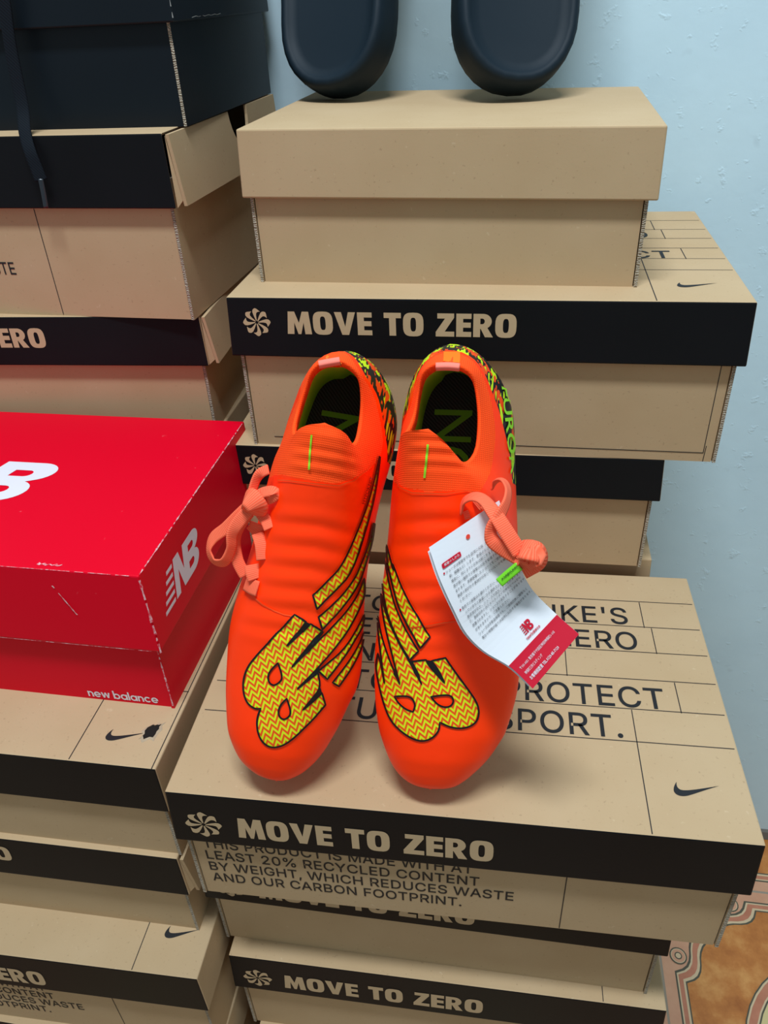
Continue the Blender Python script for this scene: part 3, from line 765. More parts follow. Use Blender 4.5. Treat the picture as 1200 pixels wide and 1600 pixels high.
ff += [(0, 3, 2, 1), (4, 5, 6, 7), (0, 1, 5, 4), (1, 2, 6, 5), (2, 3, 7, 6), (3, 0, 4, 7)]
fm += [6] * 6
for ix in range(11):
    for iy in range(6):
        ox, oy = X0 + ix * TS, Y1 - (iy + 1) * TS
        for li, (lp, m) in enumerate(LAYERS):
            n = len(fv)
            zz = -0.001 + 0.00003 * (li + 1)
            pts = [(min(2.5, max(-2.5, ox + a)), min(oy + b, WY)) for a, b in lp]
            if min(p[1] for p in pts) >= WY - 0.001:
                continue
            fv += [(a, b, zz) for a, b in pts]
            ff.append(tuple(range(n, n + len(lp))))
            fm.append(m)
fl_ = mesh_obj('floor', fv, ff, [ORANGE_T, PINK_T, ROSE_T, LINE_T, LIGHT_T, BEIGE_T, GROUT], None, fm)
fl_['kind'] = 'structure'

# ------------------------------------------------------------------ the stacks of boxes
GZ = 'kraft shoe boxes with black printed lid bands'
shoe_box('plain kraft shoe box with the black slides standing on its lid', -0.1867, 0.5416, 1.0414, -1.67, 0.2716, 0.2052, 0.0427, 0.1020, None, lid_tilt=0.011, flare=0.0012, inset=0.0035)
shoe_box('wide kraft shoe box directly under the plain box, MOVE TO ZERO band behind the boots', -0.1992, 0.5114, 0.9394, -0.35, 0.3512, 0.2367, 0.0431, 0.1191, GZ,
         front_mat=BLACK, letters=True, toplines=True, swoosh_=True, border=True, flare=0.0017)
shoe_box('narrower kraft shoe box with black lid band under the wide box behind the boots', -0.2175, 0.5123, 0.8203, 0.3, 0.3320, 0.225, 0.0355, 0.1016, GZ, front_mat=BLACK, letters=True)
shoe_box('kraft shoe box level with the boots box, a strip of its lid showing behind it', -0.2105, 0.5280, 0.7187, 0.0, 0.3320, 0.225, 0.0420, 0.1197, GZ)
shoe_box('large kraft shoe box with NIKE print that the orange football boots stand on', -0.1977, 0.2740, 0.7098, 1.17, 0.3512, 0.2367, 0.0474, 0.1161, GZ,
         front_mat=BLACK, letters=True, toplines=True, swoosh_=True, foot=True, vline=True)
shoe_box('kraft shoe box second from the top under the football boots, its band half shadowed', -0.2078, 0.3001, 0.5937, 0.03, 0.3347, 0.216, 0.0472, 0.1124, GZ, front_mat=BLACK, letters=True)
shoe_box('lowest kraft shoe box with readable MOVE TO ZERO band, two below the boots box', -0.1987, 0.2892, 0.4813, 0.72, 0.3357, 0.225, 0.0475, 0.1200, GZ, front_mat=BLACK, letters=True, toplines=True, swoosh_=False)
shoe_box('kraft shoe box at the bottom edge, only a sliver of its lid showing', -0.1900, 0.2680, 0.3613, 0.4, 0.335, 0.225, 0.0450, 0.1204, GZ, front_mat=BLACK)
shoe_box('black shoe box at the top left with a dark shoelace hanging down its front', -0.5633, 0.5794, 1.1566, -1.56, 0.3350, 0.2038, 0.0553, 0.1171, None, lid_mat=BLACKBOX, body_mat=BLACKBOX)
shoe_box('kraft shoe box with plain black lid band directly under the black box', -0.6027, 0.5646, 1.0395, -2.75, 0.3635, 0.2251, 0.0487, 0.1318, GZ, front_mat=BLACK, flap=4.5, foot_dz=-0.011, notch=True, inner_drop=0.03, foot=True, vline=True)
shoe_box('kraft shoe box with ZERO band just behind and above the red box', -0.5768, 0.5459, 0.9077, 2.27, 0.3345, 0.2140, 0.0413, 0.1031, GZ, front_mat=BLACK, letters=True, flap=7)
rroot, rlid, rbody = shoe_box('red shoe box with white NB logo on the left stack', -0.5491, 0.3423, 0.8278, -0.95, 0.3348, 0.2017, 0.0599, 0.1176, None, lid_mat=RED, body_mat=RED, flare=0.0025, inset=0.0018, corr=RED)
groot, glid, gbody = shoe_box('kraft shoe box with a torn hole beside its swoosh, under the red box', -0.5457, 0.2877, 0.7102, 0.19, 0.3360, 0.225, 0.0440, 0.0985, GZ, front_mat=BLACK, swoosh_=False, toplines=False, inset=0.0028, flare=0.0005)
shoe_box('kraft shoe box second below the red box, O of its lettering at the left edge', -0.5502, 0.2860, 0.6117, 0.39, 0.3350, 0.225, 0.0436, 0.1018, GZ, front_mat=BLACK, letters=True, flap=5)
shoe_box('kraft shoe box third below the red box, ERO at the lower left corner', -0.5395, 0.2500, 0.5099, 1.07, 0.3320, 0.225, 0.0462, 0.1199, GZ, front_mat=BLACK, letters=True, toplines=False, swoosh_=False, foot=True, vline=True)
HID = 'lower shoe boxes out of sight beneath the stacks'
HL = 'kraft shoe box low in a stack, out of sight beneath the others'
for (x, y, n, h) in ((-0.2105, 0.533, 5, 0.1198), (-0.1950, 0.268, 2, 0.12045), (-0.5768, 0.557, 7, 0.80460 / 7), (-0.5420, 0.252, 3, 0.13)):
    for i in range(n):
        shoe_box(HL, x + 0.002 * ((i * 7) % 3), y, h * (n - i), 0.3 * ((i % 3) - 1), 0.332, 0.225, 0.045, h, HID, front_mat=BLACK)


# details on the torn box
def gt(px, py):
    return (px, py, 0.0985 + TINY)


place(join(strip2((0.2765, 0.001), (0.2765, 0.0655), 0.0006), strip2((0.2765, 0.0655), (0.334, 0.0655), 0.0006), strip2((0.3335, 0.0), (0.3335, 0.224), 0.0006)), gt, 'printed_lines', INK, glid)
place(xf(SWOOSH, 0.2925, 0.0180, 0.026), gt, 'logo', INK, glid)
random.seed(4)
hp = [(0.3222 + 0.0042 * math.cos(a) * (1 + 0.35 * random.uniform(-1, 1)) + 0.002 * math.sin(a), 0.0285 + 0.0068 * math.sin(a) * (1 + 0.25 * random.uniform(-1, 1))) for a in [i * math.pi / 9 for i in range(18)]]
hv, hf = fill(hp)
mesh_obj('torn_hole_shade', [(a, b, 0.0985 + 0.0004) for a, b in hv], hf, INSHADE, glid)  # flat dark patch on the uncut lid, painting the shade in the hole
rim = []
for i, (a, b) in enumerate(hp):
    c = Vector((0.3222, 0.0285))
    d = Vector((a, b)) - c
    o = c + d * random.uniform(1.2, 1.45)
    rim.append(((a, b, 0.0985 + 0.0004 + random.uniform(0.0002, 0.0012)), (o.x, o.y, 0.0985 + 0.0001)))
rv = [p[0] for p in rim] + [p[1] for p in rim]
n = len(rim)
mesh_obj('torn_edge', rv, [(i, (i + 1) % n, n + (i + 1) % n, n + i) for i in range(n)], PALE, glid)
# third box: swoosh and line on its lid
for o in [q for q in COL.objects if q.get('label', '').startswith('kraft shoe box third below')]:
    ld = [c for c in o.children if c.name.startswith('lid')][0]
    f3 = lambda a, b: (a, b, 0.1199 + TINY)
    place(join(strip2((0.2803, 0.001), (0.2803, 0.0655), 0.0006), strip2((0.003, 0.0655), (0.333, 0.0655), 0.0006)), f3, 'printed_lines', INK, ld)
    place(xf(SWOOSH, 0.2955, 0.0265, 0.026), f3, 'logo', INK, ld)
# red box: logos, name, worn edges
RH = 0.1176
place(fit_geo(NB, 0.098, 0.2195, 0.0685, 0.1215), lambda a, b: (a, b, RH + TINY), 'logo', WHITEINK, rlid)
place(fit_geo(NB, 0.0150, 0.0815, -0.0455, -0.0185), lambda a, b: (0.3348 + 0.0025 * (-b / 0.0599) + TINY, a, RH + b), 'logo', WHITEINK, rlid)
place(fit_geo(NEWB, 0.2693, 0.3216, -0.1152, -0.1072), lambda a, b: (a, 0.0018 + 0.0012 - TINY, RH + b), 'lettering', WHITEINK, rbody)
random.seed(9)


def worn(pts, wd, name, par):
    V, F = [], []
    for i, (p, n_) in enumerate(pts):
        k = random.uniform(0.25, 1.0) * wd
        V += [Vector(p) - Vector(n_) * k * 0.5, Vector(p) + Vector(n_) * k * 0.5]
        if i and random.random() < 0.86:
            F.append((2 * i - 2, 2 * i - 1, 2 * i + 1, 2 * i))
    mesh_obj(name, V, F, WORN, par)


worn([((0.3348 - 0.0004 + 0.0003, 0.002 + i * 0.0025, RH + 0.0001), (0.7, 0, -0.7)) for i in range(79)], 0.0011, 'worn_edge', rlid)
worn([((0.002 + i * 0.003, -0.0001, RH), (0, -0.7, -0.7)) for i in range(111)], 0.0004, 'worn_edge', rlid)
worn([((0.3348 + 0.0002 + 0.0025 * i / 24, -0.0003 - 0.0025 * i / 24, RH - 0.0025 * i), (0.7, 0.7, 0)) for i in range(25)], 0.0022, 'worn_edge', rlid)
worn([((0.01 + i * 0.003, -0.0026, RH - 0.0597), (0, 0.2, 1)) for i in range(108)], 0.0004, 'worn_edge', rlid)
worn([((0.3348 - 0.0018 - 0.0006, 0.0016, RH - 0.062 - i * 0.0022), (1, 0, 0)) for i in range(25)], 0.0016, 'worn_edge', rbody)
worn([((0.275 + 0.0012 * i * 0.8, -0.0009 - 0.00012 * i, RH - 0.012 - 0.0018 * i), (1, 0, 0.3)) for i in range(13)], 0.0012, 'scratch', rlid)
worn([((0.264 + 0.002 * i, 0.004 + 0.001 * (i % 2), RH + 0.0003), (0.4, 1, 0)) for i in range(11)], 0.0022, 'scratch', rlid)


bk = [q for q in COL.objects if q.get('label', '').startswith('black shoe box at the top left')][0]
bkl = [c for c in bk.children if c.name.startswith('lid')][0]
PALEEDGE = plain('pale_board_edge', (150, 150, 146), 0.9)
for nm, P_ in (('worn_edge', [((0.3350 + 0.0017 * i / 18 + 0.0002, -0.0017 * i / 18 - 0.0002, 0.1171 - 0.0031 * i), (0.7, 0.7, 0)) for i in range(19)]), ('scratch', [((0.3369, 0.030 + 0.004 * i, 0.0635 + 0.0003 * (i % 3)), (0, 0, 1)) for i in range(16)])):
    worn(P_, 0.0009 if nm == 'worn_edge' else 0.0005, nm, bkl)
    [c for c in bkl.children if c.name.startswith(nm)][0].data.materials[0] = PALEEDGE


# ------------------------------------------------------------------ slides
_s = NT('black_foam', 0.58, 0.2)
FOAM = _s.base(lin((20, 33, 42))).bump(_s.noise(900, 2), 0.06, 0.0002).m


def slide(label, cx, y0, mirror):
    L = 0.275
    lean = math.radians(23)
    root = thing('slide_sandal', label, 'sandal', (cx, y0, 1.0414 + 0.0005), 0, None)

    def half(l):
        # half width along the length from the heel
        t = l / L
        base = 0.0462 + 0.0065 * math.sin(min(1, max(0, (t - 0.25) / 0.6)) * math.pi / 2) - 0.001
        r1 = 0.052
        if l < r1:
            base *= math.sqrt(max(0, 1 - ((r1 - l) / r1) ** 2.15)) ** 0.92
        r2 = 0.05
        if l > L - r2:
            base *= math.sqrt(max(0, 1 - ((l - L + r2) / r2) ** 2.3))
        return base
    ls = [0.0] + [0.0012, 0.004, 0.008, 0.014, 0.021, 0.03, 0.04, 0.052] + [0.065 + 0.012 * i for i in range(13)] + [L - 0.05, L - 0.035, L - 0.022, L - 0.012, L - 0.005, L - 0.0012, L]
    ring = [(half(l), l) for l in ls] + [(-half(l), l) for l in reversed(ls[1:-1])]
    n = len(ring)
    c = Vector((0, L / 2))

    def inset(d):
        out = []
        for i, p in enumerate(ring):
            a, b = Vector(ring[i - 1]), Vector(ring[(i + 1) % n])
            t = (b - a).normalized()
            nn = Vector((-t.y, t.x))
            q = Vector(p) + nn * d
            out.append((q.x, q.y))
        return out
    lev = [(0.004, 0.0), (0.0005, 0.004), (0.0, 0.012), (0.0005, 0.024), (0.0015, 0.0300), (0.0040, 0.0325), (0.0066, 0.0326), (0.0085, 0.0315), (0.0105, 0.0296), (0.016, 0.0286)]
    V, F = [], []
    sgn = mirror
    for d, h in lev:
        for (a, b) in inset(d):
            V.append((a * sgn, b, h + 0.012 * max(0, 0.5 - b / L) * 0.3))
    for k in range(len(lev) - 1):
        for i in range(n):
            j = (i + 1) % n
            F.append((k * n + i, k * n + j, (k + 1) * n + j, (k + 1) * n + i))
    k = len(lev) - 1
    F.append(tuple(k * n + i for i in range(n)))
    F.append(tuple(reversed(range(n))))
    ro = math.radians(17) * mirror
    R = Matrix(((1, 0, 0), (0, math.sin(lean), -math.cos(lean)), (0, math.cos(lean), math.sin(lean)))) @ Matrix(((math.cos(ro), 0, -math.sin(ro)), (0, 1, 0), (math.sin(ro), 0, math.cos(ro))))
    P = [R @ Vector(v) for v in V]
    sole = fix_normals(mesh_obj('footbed', P, F, FOAM, root, smooth=True))
    # strap: an arch over the foot, far end of the slide
    S, SF = [], []
    m = 18
    rows = [0.150, 0.165, 0.185, 0.205, 0.222, 0.235]
    for th in (0.0, 0.006):
        for l in rows:
            hw = half(l) + 0.004 - th
            for i in range(m + 1):
                a = math.pi * i / m
                S.append(R @ Vector((hw * math.copysign(abs(math.cos(a)) ** 0.75, math.cos(a)), l, 0.008 + (0.062 - 0.06 * (l - 0.15) - th) * math.sin(a) ** 0.8)))
    q = m + 1
    nr = len(rows)
    for b in (0, 1):
        for r in range(nr - 1):
            for i in range(m):
                o = b * nr * q
                SF.append((o + r * q + i, o + r * q + i + 1, o + (r + 1) * q + i + 1, o + (r + 1) * q + i))
    for r in (0, nr - 1):
        for i in range(m):
            SF.append((r * q + i, r * q + i + 1, nr * q + r * q + i + 1, nr * q + r * q + i))
    for i in (0, m):
        for r in range(nr - 1):
            SF.append((r * q + i, (r + 1) * q + i, nr * q + (r + 1) * q + i, nr * q + r * q + i))
    fix_normals(mesh_obj('strap', S, SF, FOAM, root, smooth=True))
    zmin = min(p.z for p in P)
    root.location.z = 1.0414 - zmin + 0.0003
    return root


slide('left black foam slide leaning on the wall on top of the plain box', -0.1385, 0.690, 1)
slide('right black foam slide leaning on the wall on top of the plain box', -0.0145, 0.672, -1)

# ------------------------------------------------------------------ dark shoelace on the black box
LACE_D = NT('navy_lace', 0.85, 0.2)
_lw = LACE_D.n('ShaderNodeTexWave', {'Vector': LACE_D.obj(), 'Scale': 260.0}, bands_direction='DIAGONAL').outputs['Fac']
LACE_D = LACE_D.base(LACE_D.ramp(_lw, [(0.2, lin((9, 14, 20))), (0.8, lin((17, 25, 33)))])).m


def crom(P, n):
    out = []
    for i in range(len(P) - 1):
        p0, p1, p2, p3 = P[max(i - 1, 0)], P[i], P[i + 1], P[min(i + 2, len(P) - 1)]
        for k in range(n):
            t = k / n
            out.append(0.5 * ((2 * p1) + (p2 - p0) * t + (2 * p0 - 5 * p1 + 4 * p2 - p3) * t * t + (3 * p1 - p0 - 3 * p2 + p3) * t ** 3))
    out.append(P[-1])
    return out


def ribbon(name, pts, normals, wd, tk, mat, parent, n=6):
    P = crom([Vector(p) for p in pts], n)
    if isinstance(normals, tuple):
        normals = [normals] * len(pts)
    N = crom([Vector(q) for q in normals], n)
    V, F, UV = [], [], []
    m = len(P)
    ln = 0
    for i in range(m):
        t = (P[min(i + 1, m - 1)] - P[max(i - 1, 0)]).normalized()
        nn = (N[i] - t * N[i].dot(t))
        nn = nn.normalized() if nn.length > 1e-6 else Vector((0, 0, 1))
        s = t.cross(nn)
        if i:
            ln += (P[i] - P[i - 1]).length
        for a, b in ((-0.5, 0.35), (-0.35, 0.5), (0.35, 0.5), (0.5, 0.35), (0.5, -0.35), (0.35, -0.5), (-0.35, -0.5), (-0.5, -0.35)):
            V.append(P[i] + s * a * wd + nn * b * tk)
            UV.append((ln * 100, a))
        if i:
            for k in range(8):
                F.append(((i - 1) * 8 + k, (i - 1) * 8 + (k + 1) % 8, i * 8 + (k + 1) % 8, i * 8 + k))
    F += [tuple(reversed(range(8))), tuple((m - 1) * 8 + k for k in range(8))]
    return fix_normals(mesh_obj(name, V, F, mat, parent, uvs=UV, smooth=True))


dl = thing('shoelace', 'dark woven shoelace hanging over the front of the black box at top left', 'shoelace', (-0.31, 0.565, 1.16))
yb = 0.5705
lp = [(-0.345, 0.66, 1.1583), (-0.342, 0.61, 1.1583), (-0.340, 0.5755, 1.1588), (-0.3385, 0.5645, 1.1500), (-0.3378, 0.5625, 1.12), (-0.3405, 0.5620, 1.1006), (-0.3422, 0.5615, 1.0851), (-0.3430, 0.5590, 1.0572), (-0.3415, 0.5510, 1.0415), (-0.3385, 0.5460, 1.030), (-0.3365, 0.5450, 1.0195), (-0.3352, 0.5446, 1.0115)]
ln_ = [(0, 0, 1), (0, 0, 1), (0, -0.4, 1), (0, -1, 0.2), (0, -1, 0), (0, -1, 0), (0.1, -1, 0), (0.3, -1, 0.1), (0.2, -1, 0.3), (0.2, -1, 0), (0.3, -1, 0), (0.4, -1, 0)]
lo = dl.location
ribbon('lace', [Vector(p) - lo for p in lp], ln_, 0.0085, 0.0016, LACE_D, dl)
ribbon('lace_tip', [Vector(p) - lo for p in ((-0.3352, 0.5446, 1.0125), (-0.3358, 0.5444, 1.003), (-0.3368, 0.5443, 0.9933))], [(0.5, -1, 0)] * 3, 0.0035, 0.0022, plain('clear_tip', (38, 44, 50), 0.25, 0.6), dl)


# ------------------------------------------------------------------ football boots
def fabric(name, c, rough, bscale, bstr, spec=0.3, c2=None):
    k = NT(name, rough, spec)
    n = k.noise(bscale, 2)
    k.base(k.ramp(n, [(0.35, lin(c2 or c)), (0.65, lin(c))]))
    k.bump(n, bstr, 0.0005)
    return k


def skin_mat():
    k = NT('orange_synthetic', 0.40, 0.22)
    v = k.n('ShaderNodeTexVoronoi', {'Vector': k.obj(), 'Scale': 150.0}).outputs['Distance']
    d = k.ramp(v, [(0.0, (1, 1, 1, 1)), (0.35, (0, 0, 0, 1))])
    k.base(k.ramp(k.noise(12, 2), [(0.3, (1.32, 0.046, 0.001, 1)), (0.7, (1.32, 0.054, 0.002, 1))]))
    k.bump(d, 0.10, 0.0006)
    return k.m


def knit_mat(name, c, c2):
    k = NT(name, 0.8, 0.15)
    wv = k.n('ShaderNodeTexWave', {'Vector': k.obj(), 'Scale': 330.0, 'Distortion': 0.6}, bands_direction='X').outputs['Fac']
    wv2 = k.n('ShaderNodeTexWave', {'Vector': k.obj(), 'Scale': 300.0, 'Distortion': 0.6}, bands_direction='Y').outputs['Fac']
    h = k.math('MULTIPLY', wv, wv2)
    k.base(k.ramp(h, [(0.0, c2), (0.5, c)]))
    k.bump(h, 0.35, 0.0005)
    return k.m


def camo_mat():
    k = NT('camo_panel', 0.42, 0.35)
    mp = k.obj((1.0, 0.5, 0.7))
    wob = k.n('ShaderNodeTexWave', {'Vector': k.obj(), 'Scale': 150.0, 'Distortion': 0.0}, bands_direction='X').outputs['Color']
    v2 = k.n('ShaderNodeMixRGB', {0: 0.0016, 1: mp, 2: wob}, blend_type='ADD').outputs[0]
    a = k.noise(170, 1, 0.4, v2)
    sh = k.n('ShaderNodeMapping', {0: v2, 1: (0.0035, 0.004, 0.002)}).outputs[0]
    b = k.noise(170, 1, 0.4, sh)
    yel = k.ramp(a, [(0.0, lin((20, 22, 26))), (0.556, lin((206, 240, 20)))], True)
    org = k.ramp(b, [(0.0, (0, 0, 0, 1)), (0.595, (1, 1, 1, 1))], True)
    k.base(k.mix(org, yel, lin((255, 76, 12))))
    return k.m


def zigzag_mat():
    k = NT('logo_zigzag', 0.4, 0.35)
    uv = k.n('ShaderNodeTexCoord').outputs['UV']
    sp = k.n('ShaderNodeSeparateXYZ', {0: uv})
    x, y = sp.outputs[0], sp.outputs[1]
    # zigzag lime strokes on an orange-yellow ground (uv in units of 10 px)
    xr = k.math('ADD', k.math('MULTIPLY', x, 0.80), k.math('MULTIPLY', y, 0.25))
    yr = k.math('SUBTRACT', k.math('MULTIPLY', y, 0.90), k.math('MULTIPLY', x, 0.30))
    tri = k.math('PINGPONG', k.math('MULTIPLY', xr, 0.88), 0.5)
    st = k.math('FRACT', k.math('ADD', k.math('MULTIPLY', yr, 0.98), k.math('MULTIPLY', tri, 1.9)))
    c = k.ramp(st, [(0.0, lin((222, 250, 20))), (0.36, lin((250, 176, 36))), (0.50, lin((250, 84, 14))), (0.90, lin((250, 168, 36)))], True)
    k.base(c)
    return k.m


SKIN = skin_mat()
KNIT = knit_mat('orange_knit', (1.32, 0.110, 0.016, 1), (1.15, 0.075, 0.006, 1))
CAMO = camo_mat()
ZIG = zigzag_mat()
LIME = plain('lime_lining', (178, 216, 40), 0.8)
LIMEINK = plain('lime_ink', (150, 222, 40), 0.6)
LIMEDARK = plain('green_ink', (128, 180, 40), 0.7)
OUTL = plain('black_outline', (22, 18, 18), 0.45)
_i = NT('insole_fabric', 0.9, 0.15)
_iv = _i.n('ShaderNodeTexWave', {'Vector': _i.obj(), 'Scale': 260.0, 'Distortion': 1.5}, bands_direction='DIAGONAL').outputs['Fac']
INSOLE = _i.base(_i.ramp(_iv, [(0.2, lin((46, 42, 48))), (0.8, lin((74, 68, 78)))])).m
CORAL = NT('coral_lace', 0.8, 0.2)
_cuv = CORAL.n('ShaderNodeTexCoord').outputs['UV']
_cw = CORAL.math('PINGPONG', CORAL.math('MULTIPLY', CORAL.n('ShaderNodeSeparateXYZ', {0: _cuv}).outputs[0], 10.0), 0.5)
CORAL = CORAL.base(CORAL.ramp(_cw, [(0.1, lin((255, 96, 62))), (0.4, lin((255, 122, 88)))])).bump(_cw, 0.5, 0.0004).m
PLATE = plain('orange_plate', (255, 86, 36), 0.3, 0.5)
PLATEL = plain('lime_plate', (120, 200, 40), 0.3, 0.5)
TABPINK = plain('pull_tab', (255, 130, 110), 0.7)

NC = 168


def closed_resample(P, n, start=None):
    """n points evenly along a closed Catmull-Rom curve"""
    Q = [Vector(p) for p in P]
    m = len(Q)
    dense = []
    for i in range(m):
        p0, p1, p2, p3 = Q[i - 1], Q[i], Q[(i + 1) % m], Q[(i + 2) % m]
        t0 = 0
        t1 = t0 + max(1e-6, (p1 - p0).length) ** 0.5
        t2 = t1 + max(1e-6, (p2 - p1).length) ** 0.5
        t3 = t2 + max(1e-6, (p3 - p2).length) ** 0.5
        for k in range(12):
            t = t1 + (t2 - t1) * k / 12
            a1 = p0 * ((t1 - t) / (t1 - t0)) + p1 * ((t - t0) / (t1 - t0))
            a2 = p1 * ((t2 - t) / (t2 - t1)) + p2 * ((t - t1) / (t2 - t1))
            a3 = p2 * ((t3 - t) / (t3 - t2)) + p3 * ((t - t2) / (t3 - t2))
            b1 = a1 * ((t2 - t) / (t2 - t0)) + a2 * ((t - t0) / (t2 - t0))
            b2 = a2 * ((t3 - t) / (t3 - t1)) + a3 * ((t - t1) / (t3 - t1))
            dense.append(b1 * ((t2 - t) / (t2 - t1)) + b2 * ((t - t1) / (t2 - t1)))
    return dense


def at_fraction(path, fr):
    """point on an open polyline at fractions of its length"""
    L = [0]
    for a, b in zip(path, path[1:]):
        L.append(L[-1] + (b - a).length)
    out = []
    for f in fr:
        d = f * L[-1]
        i = 0
        while i < len(L) - 2 and L[i + 1] < d:
            i += 1
        u = (d - L[i]) / max(1e-9, L[i + 1] - L[i])
        out.append(path[i].lerp(path[i + 1], min(1, max(0, u))))
    return out


def sstep(a, b, x):
    t = min(1, max(0, (x - a) / (b - a)))
    return t * t * (3 - 2 * t)


def interp(tab, x):
    for (a, ya), (b, yb) in zip(tab, tab[1:]):
        if x <= b:
            u = max(0, (x - a) / (b - a))
            u = u
            return ya + (yb - ya) * u
    return tab[-1][1]


class Boot:
    def __init__(s, label, O, T, S, N, left, right, ring, spine, seam_px, camo_px, in_shift, group):
        s.O, s.T, s.S, s.N = Vector(O), Vector(T), Vector(S), Vector(N)
        s.root = thing('football_boot', label, 'football boot', (0, 0, 0), 0, group)
        M = Matrix((s.T, s.S, s.N)).transposed().to_4x4()
        M.translation = s.O
        s.M, s.Mi = M, M.inverted()
        s.root.matrix_world = M
        # outlines: (s, t) from toe to heel on either side -> closed curve, columns by side
        def side(P, R):
            # P toe->heel outline (t, s); R ring from tongue centre to heel centre
            P = [Vector((t, q)) for q, t in P]
            dn = []
            for i in range(len(P) - 1):
                p0, p1, p2, p3 = P[max(i - 1, 0)], P[i], P[i + 1], P[min(i + 2, len(P) - 1)]
                for k in range(6):
                    u = k / 6
                    dn.append(0.5 * ((2 * p1) + (p2 - p0) * u + (2 * p0 - 5 * p1 + 4 * p2 - p3) * u * u + (3 * p1 - p0 - 3 * p2 + p3) * u ** 3))
            dn.append(P[-1])
            return dn
        h = NC // 2
        fr = [(i / h) ** 1.3 for i in range(h + 1)]
        Lp, Rp = at_fraction(side(left, None), fr), at_fraction(side(right, None), fr)
        s.out = [p for p in Rp] + [p for p in reversed(Lp[1:-1])]     # toe -> right -> heel -> left
        # ring: right half from tongue middle to heel middle, then left back to the tongue
        def ring_side(pts):
            P = [Vector((t, q, z)) for q, t, z in pts]
            return crom(P, 6)
        rr, rl = ring_side(ring['right']), ring_side(ring['left'])
        # correspondence: outline fraction -> ring fraction; the front outline fans into the tongue edge
        kf = [(0, 0), (0.30, 0.10), (0.52, 0.20), (0.66, 0.30), (0.74, 0.42), (0.80, 0.58), (0.88, 0.76), (1, 1)]
        fm = [interp(kf, f) for f in fr]
        RR, RL = at_fraction(rr, fm), at_fraction(rl, fm)
        s.ring = [p for p in RR] + [p for p in reversed(RL[1:-1])]
        n = len(s.out)
        s.n = n

        def side_t(path, q):
            for a, b in zip(path, path[1:]):
                if a.y <= q <= b.y:
                    return a.x + (b.x - a.x) * (q - a.y) / max(1e-9, b.y - a.y)
            return path[0].x if q < path[0].y else path[-1].x
        s.side_t = side_t
        s0 = min(p.y for p in Lp + Rp)

        def hmax(i):           # height of the widest contour
            q = s.out[i].y
            return 0.0145 + 0.011 * sstep(0.01, 0.09, q) + 0.004 * sstep(0.18, 0.25, q)

        def dome(t, q, h1):
            a, b = side_t(Lp, q), side_t(Rp, q)
            c, wd = (a + b) / 2, max(1e-5, (b - a) / 2)
            r = min(1, abs(t - c) / wd)
            ht = interp(spine, q)
            return h1 + max(0, ht - h1) * max(0, 1 - r ** 2.3) ** 0.62

        def point(i, u):
            """surface from the widest contour (u=0) to the ring (u=1)"""
            B, C = s.out[i], s.ring[i]
            h1 = hmax(i)
            u = min(1.0, max(0.0, u))
            v = 1 - (1 - u) ** 1.55
            t, q = B.x + (C.x - B.x) * v, B.y + (C.y - B.y) * v
            wf = 1 - sstep(0.150, 0.200, B.y)
            hd = dome(t, q, h1) + (C.z - dome(C.x, C.y, h1)) * v ** 3
            hw = h1 + (C.z - h1) * v ** 0.62
            z = hd * wf + hw * (1 - wf)
            # creases over the instep
            m = sstep(0.085, 0.105, q) * (1 - sstep(0.165, 0.180, q)) * wf
            a_, b_ = side_t(Lp, q), side_t(Rp, q)
            rr_ = (t - (a_ + b_) / 2) / max(1e-5, (b_ - a_) / 2)
            m *= max(0, 1 - abs(rr_) ** 2) if abs(rr_) < 1 else 0
            ph = (q + 0.10 * abs(t - (a_ + b_) / 2 - 0.004) ) / 0.0118
            z += 0.0014 * m * (abs(math.sin(math.pi * ph)) ** 1.5 - 0.5)
            m2 = sstep(0.186, 0.192, q) * (1 - sstep(0.203, 0.207, q)) * max(0, 1 - abs(rr_ * 1.6) ** 3) * wf if abs(rr_) < 0.62 else 0
            z += 0.0006 * m2 * math.sin(2 * math.pi * q / 0.0062)
            return Vector((t, q, z))
        s.point = point

        def pix(p):
            d = s.M @ p - CAM
            k = d.dot(FW)
            return (600 + FPX * d.dot(RT) / k, 800 - FPX * d.dot(UP) / k)
        s.pix = pix
        seam, camo = [], []
        for i in range(n):
            us, uc = None, 0.0
            for k in range(101):
                u = k / 100
                p = pix(point(i, u))
                if inside(p, camo_px) and u < 0.97:
                    uc = u
                if us is None and inside(p, seam_px):
                    us = u
            if us is None:
                us = 0.93
            seam.append(us)
            camo.append(uc)
        for it in range(2):
            seam = [(seam[i - 1] + 2 * seam[i] + seam[(i + 1) % n]) / 4 for i in range(n)]
            camo = [(camo[i - 1] + 2 * camo[i] + camo[(i + 1) % n]) / 4 if camo[i] > 0 else 0 for i in range(n)]
        camo = [min(c, a - 0.02) for c, a in zip(camo, seam)]
        is_c = [c > 0.05 for c in camo]
        camo = [min(max(c, 0.04), a * 0.8) for c, a in zip(camo, seam)]
        # levels
        low = []
        inn = s.inset(s.out)
        for (d, fz) in ((0.0030, 0.0), (0.0012, 0.25), (0.0003, 0.6)):
            low.append([Vector((*s.inset(s.out, d)[i], 0.0075 + (hmax(i) - 0.0075) * fz)) for i in range(n)])
        rows = low[:]
        nA, nB, nC_ = 8, 72, 26
        for k in range(nA + 1):
            rows.append([point(i, camo[i] * k / nA) for i in range(n)])
        lvl_c = len(rows) - 1
        for k in range(1, nB + 1):
            rows.append([point(i, camo[i] + (seam[i] - camo[i]) * k / nB) for i in range(n)])
        lvl_s = len(rows) - 1
        for k in range(1, nC_ + 1):
            rows.append([point(i, seam[i] + (1 - seam[i]) * k / nC_) for i in range(n)])
        lvl_r = len(rows) - 1
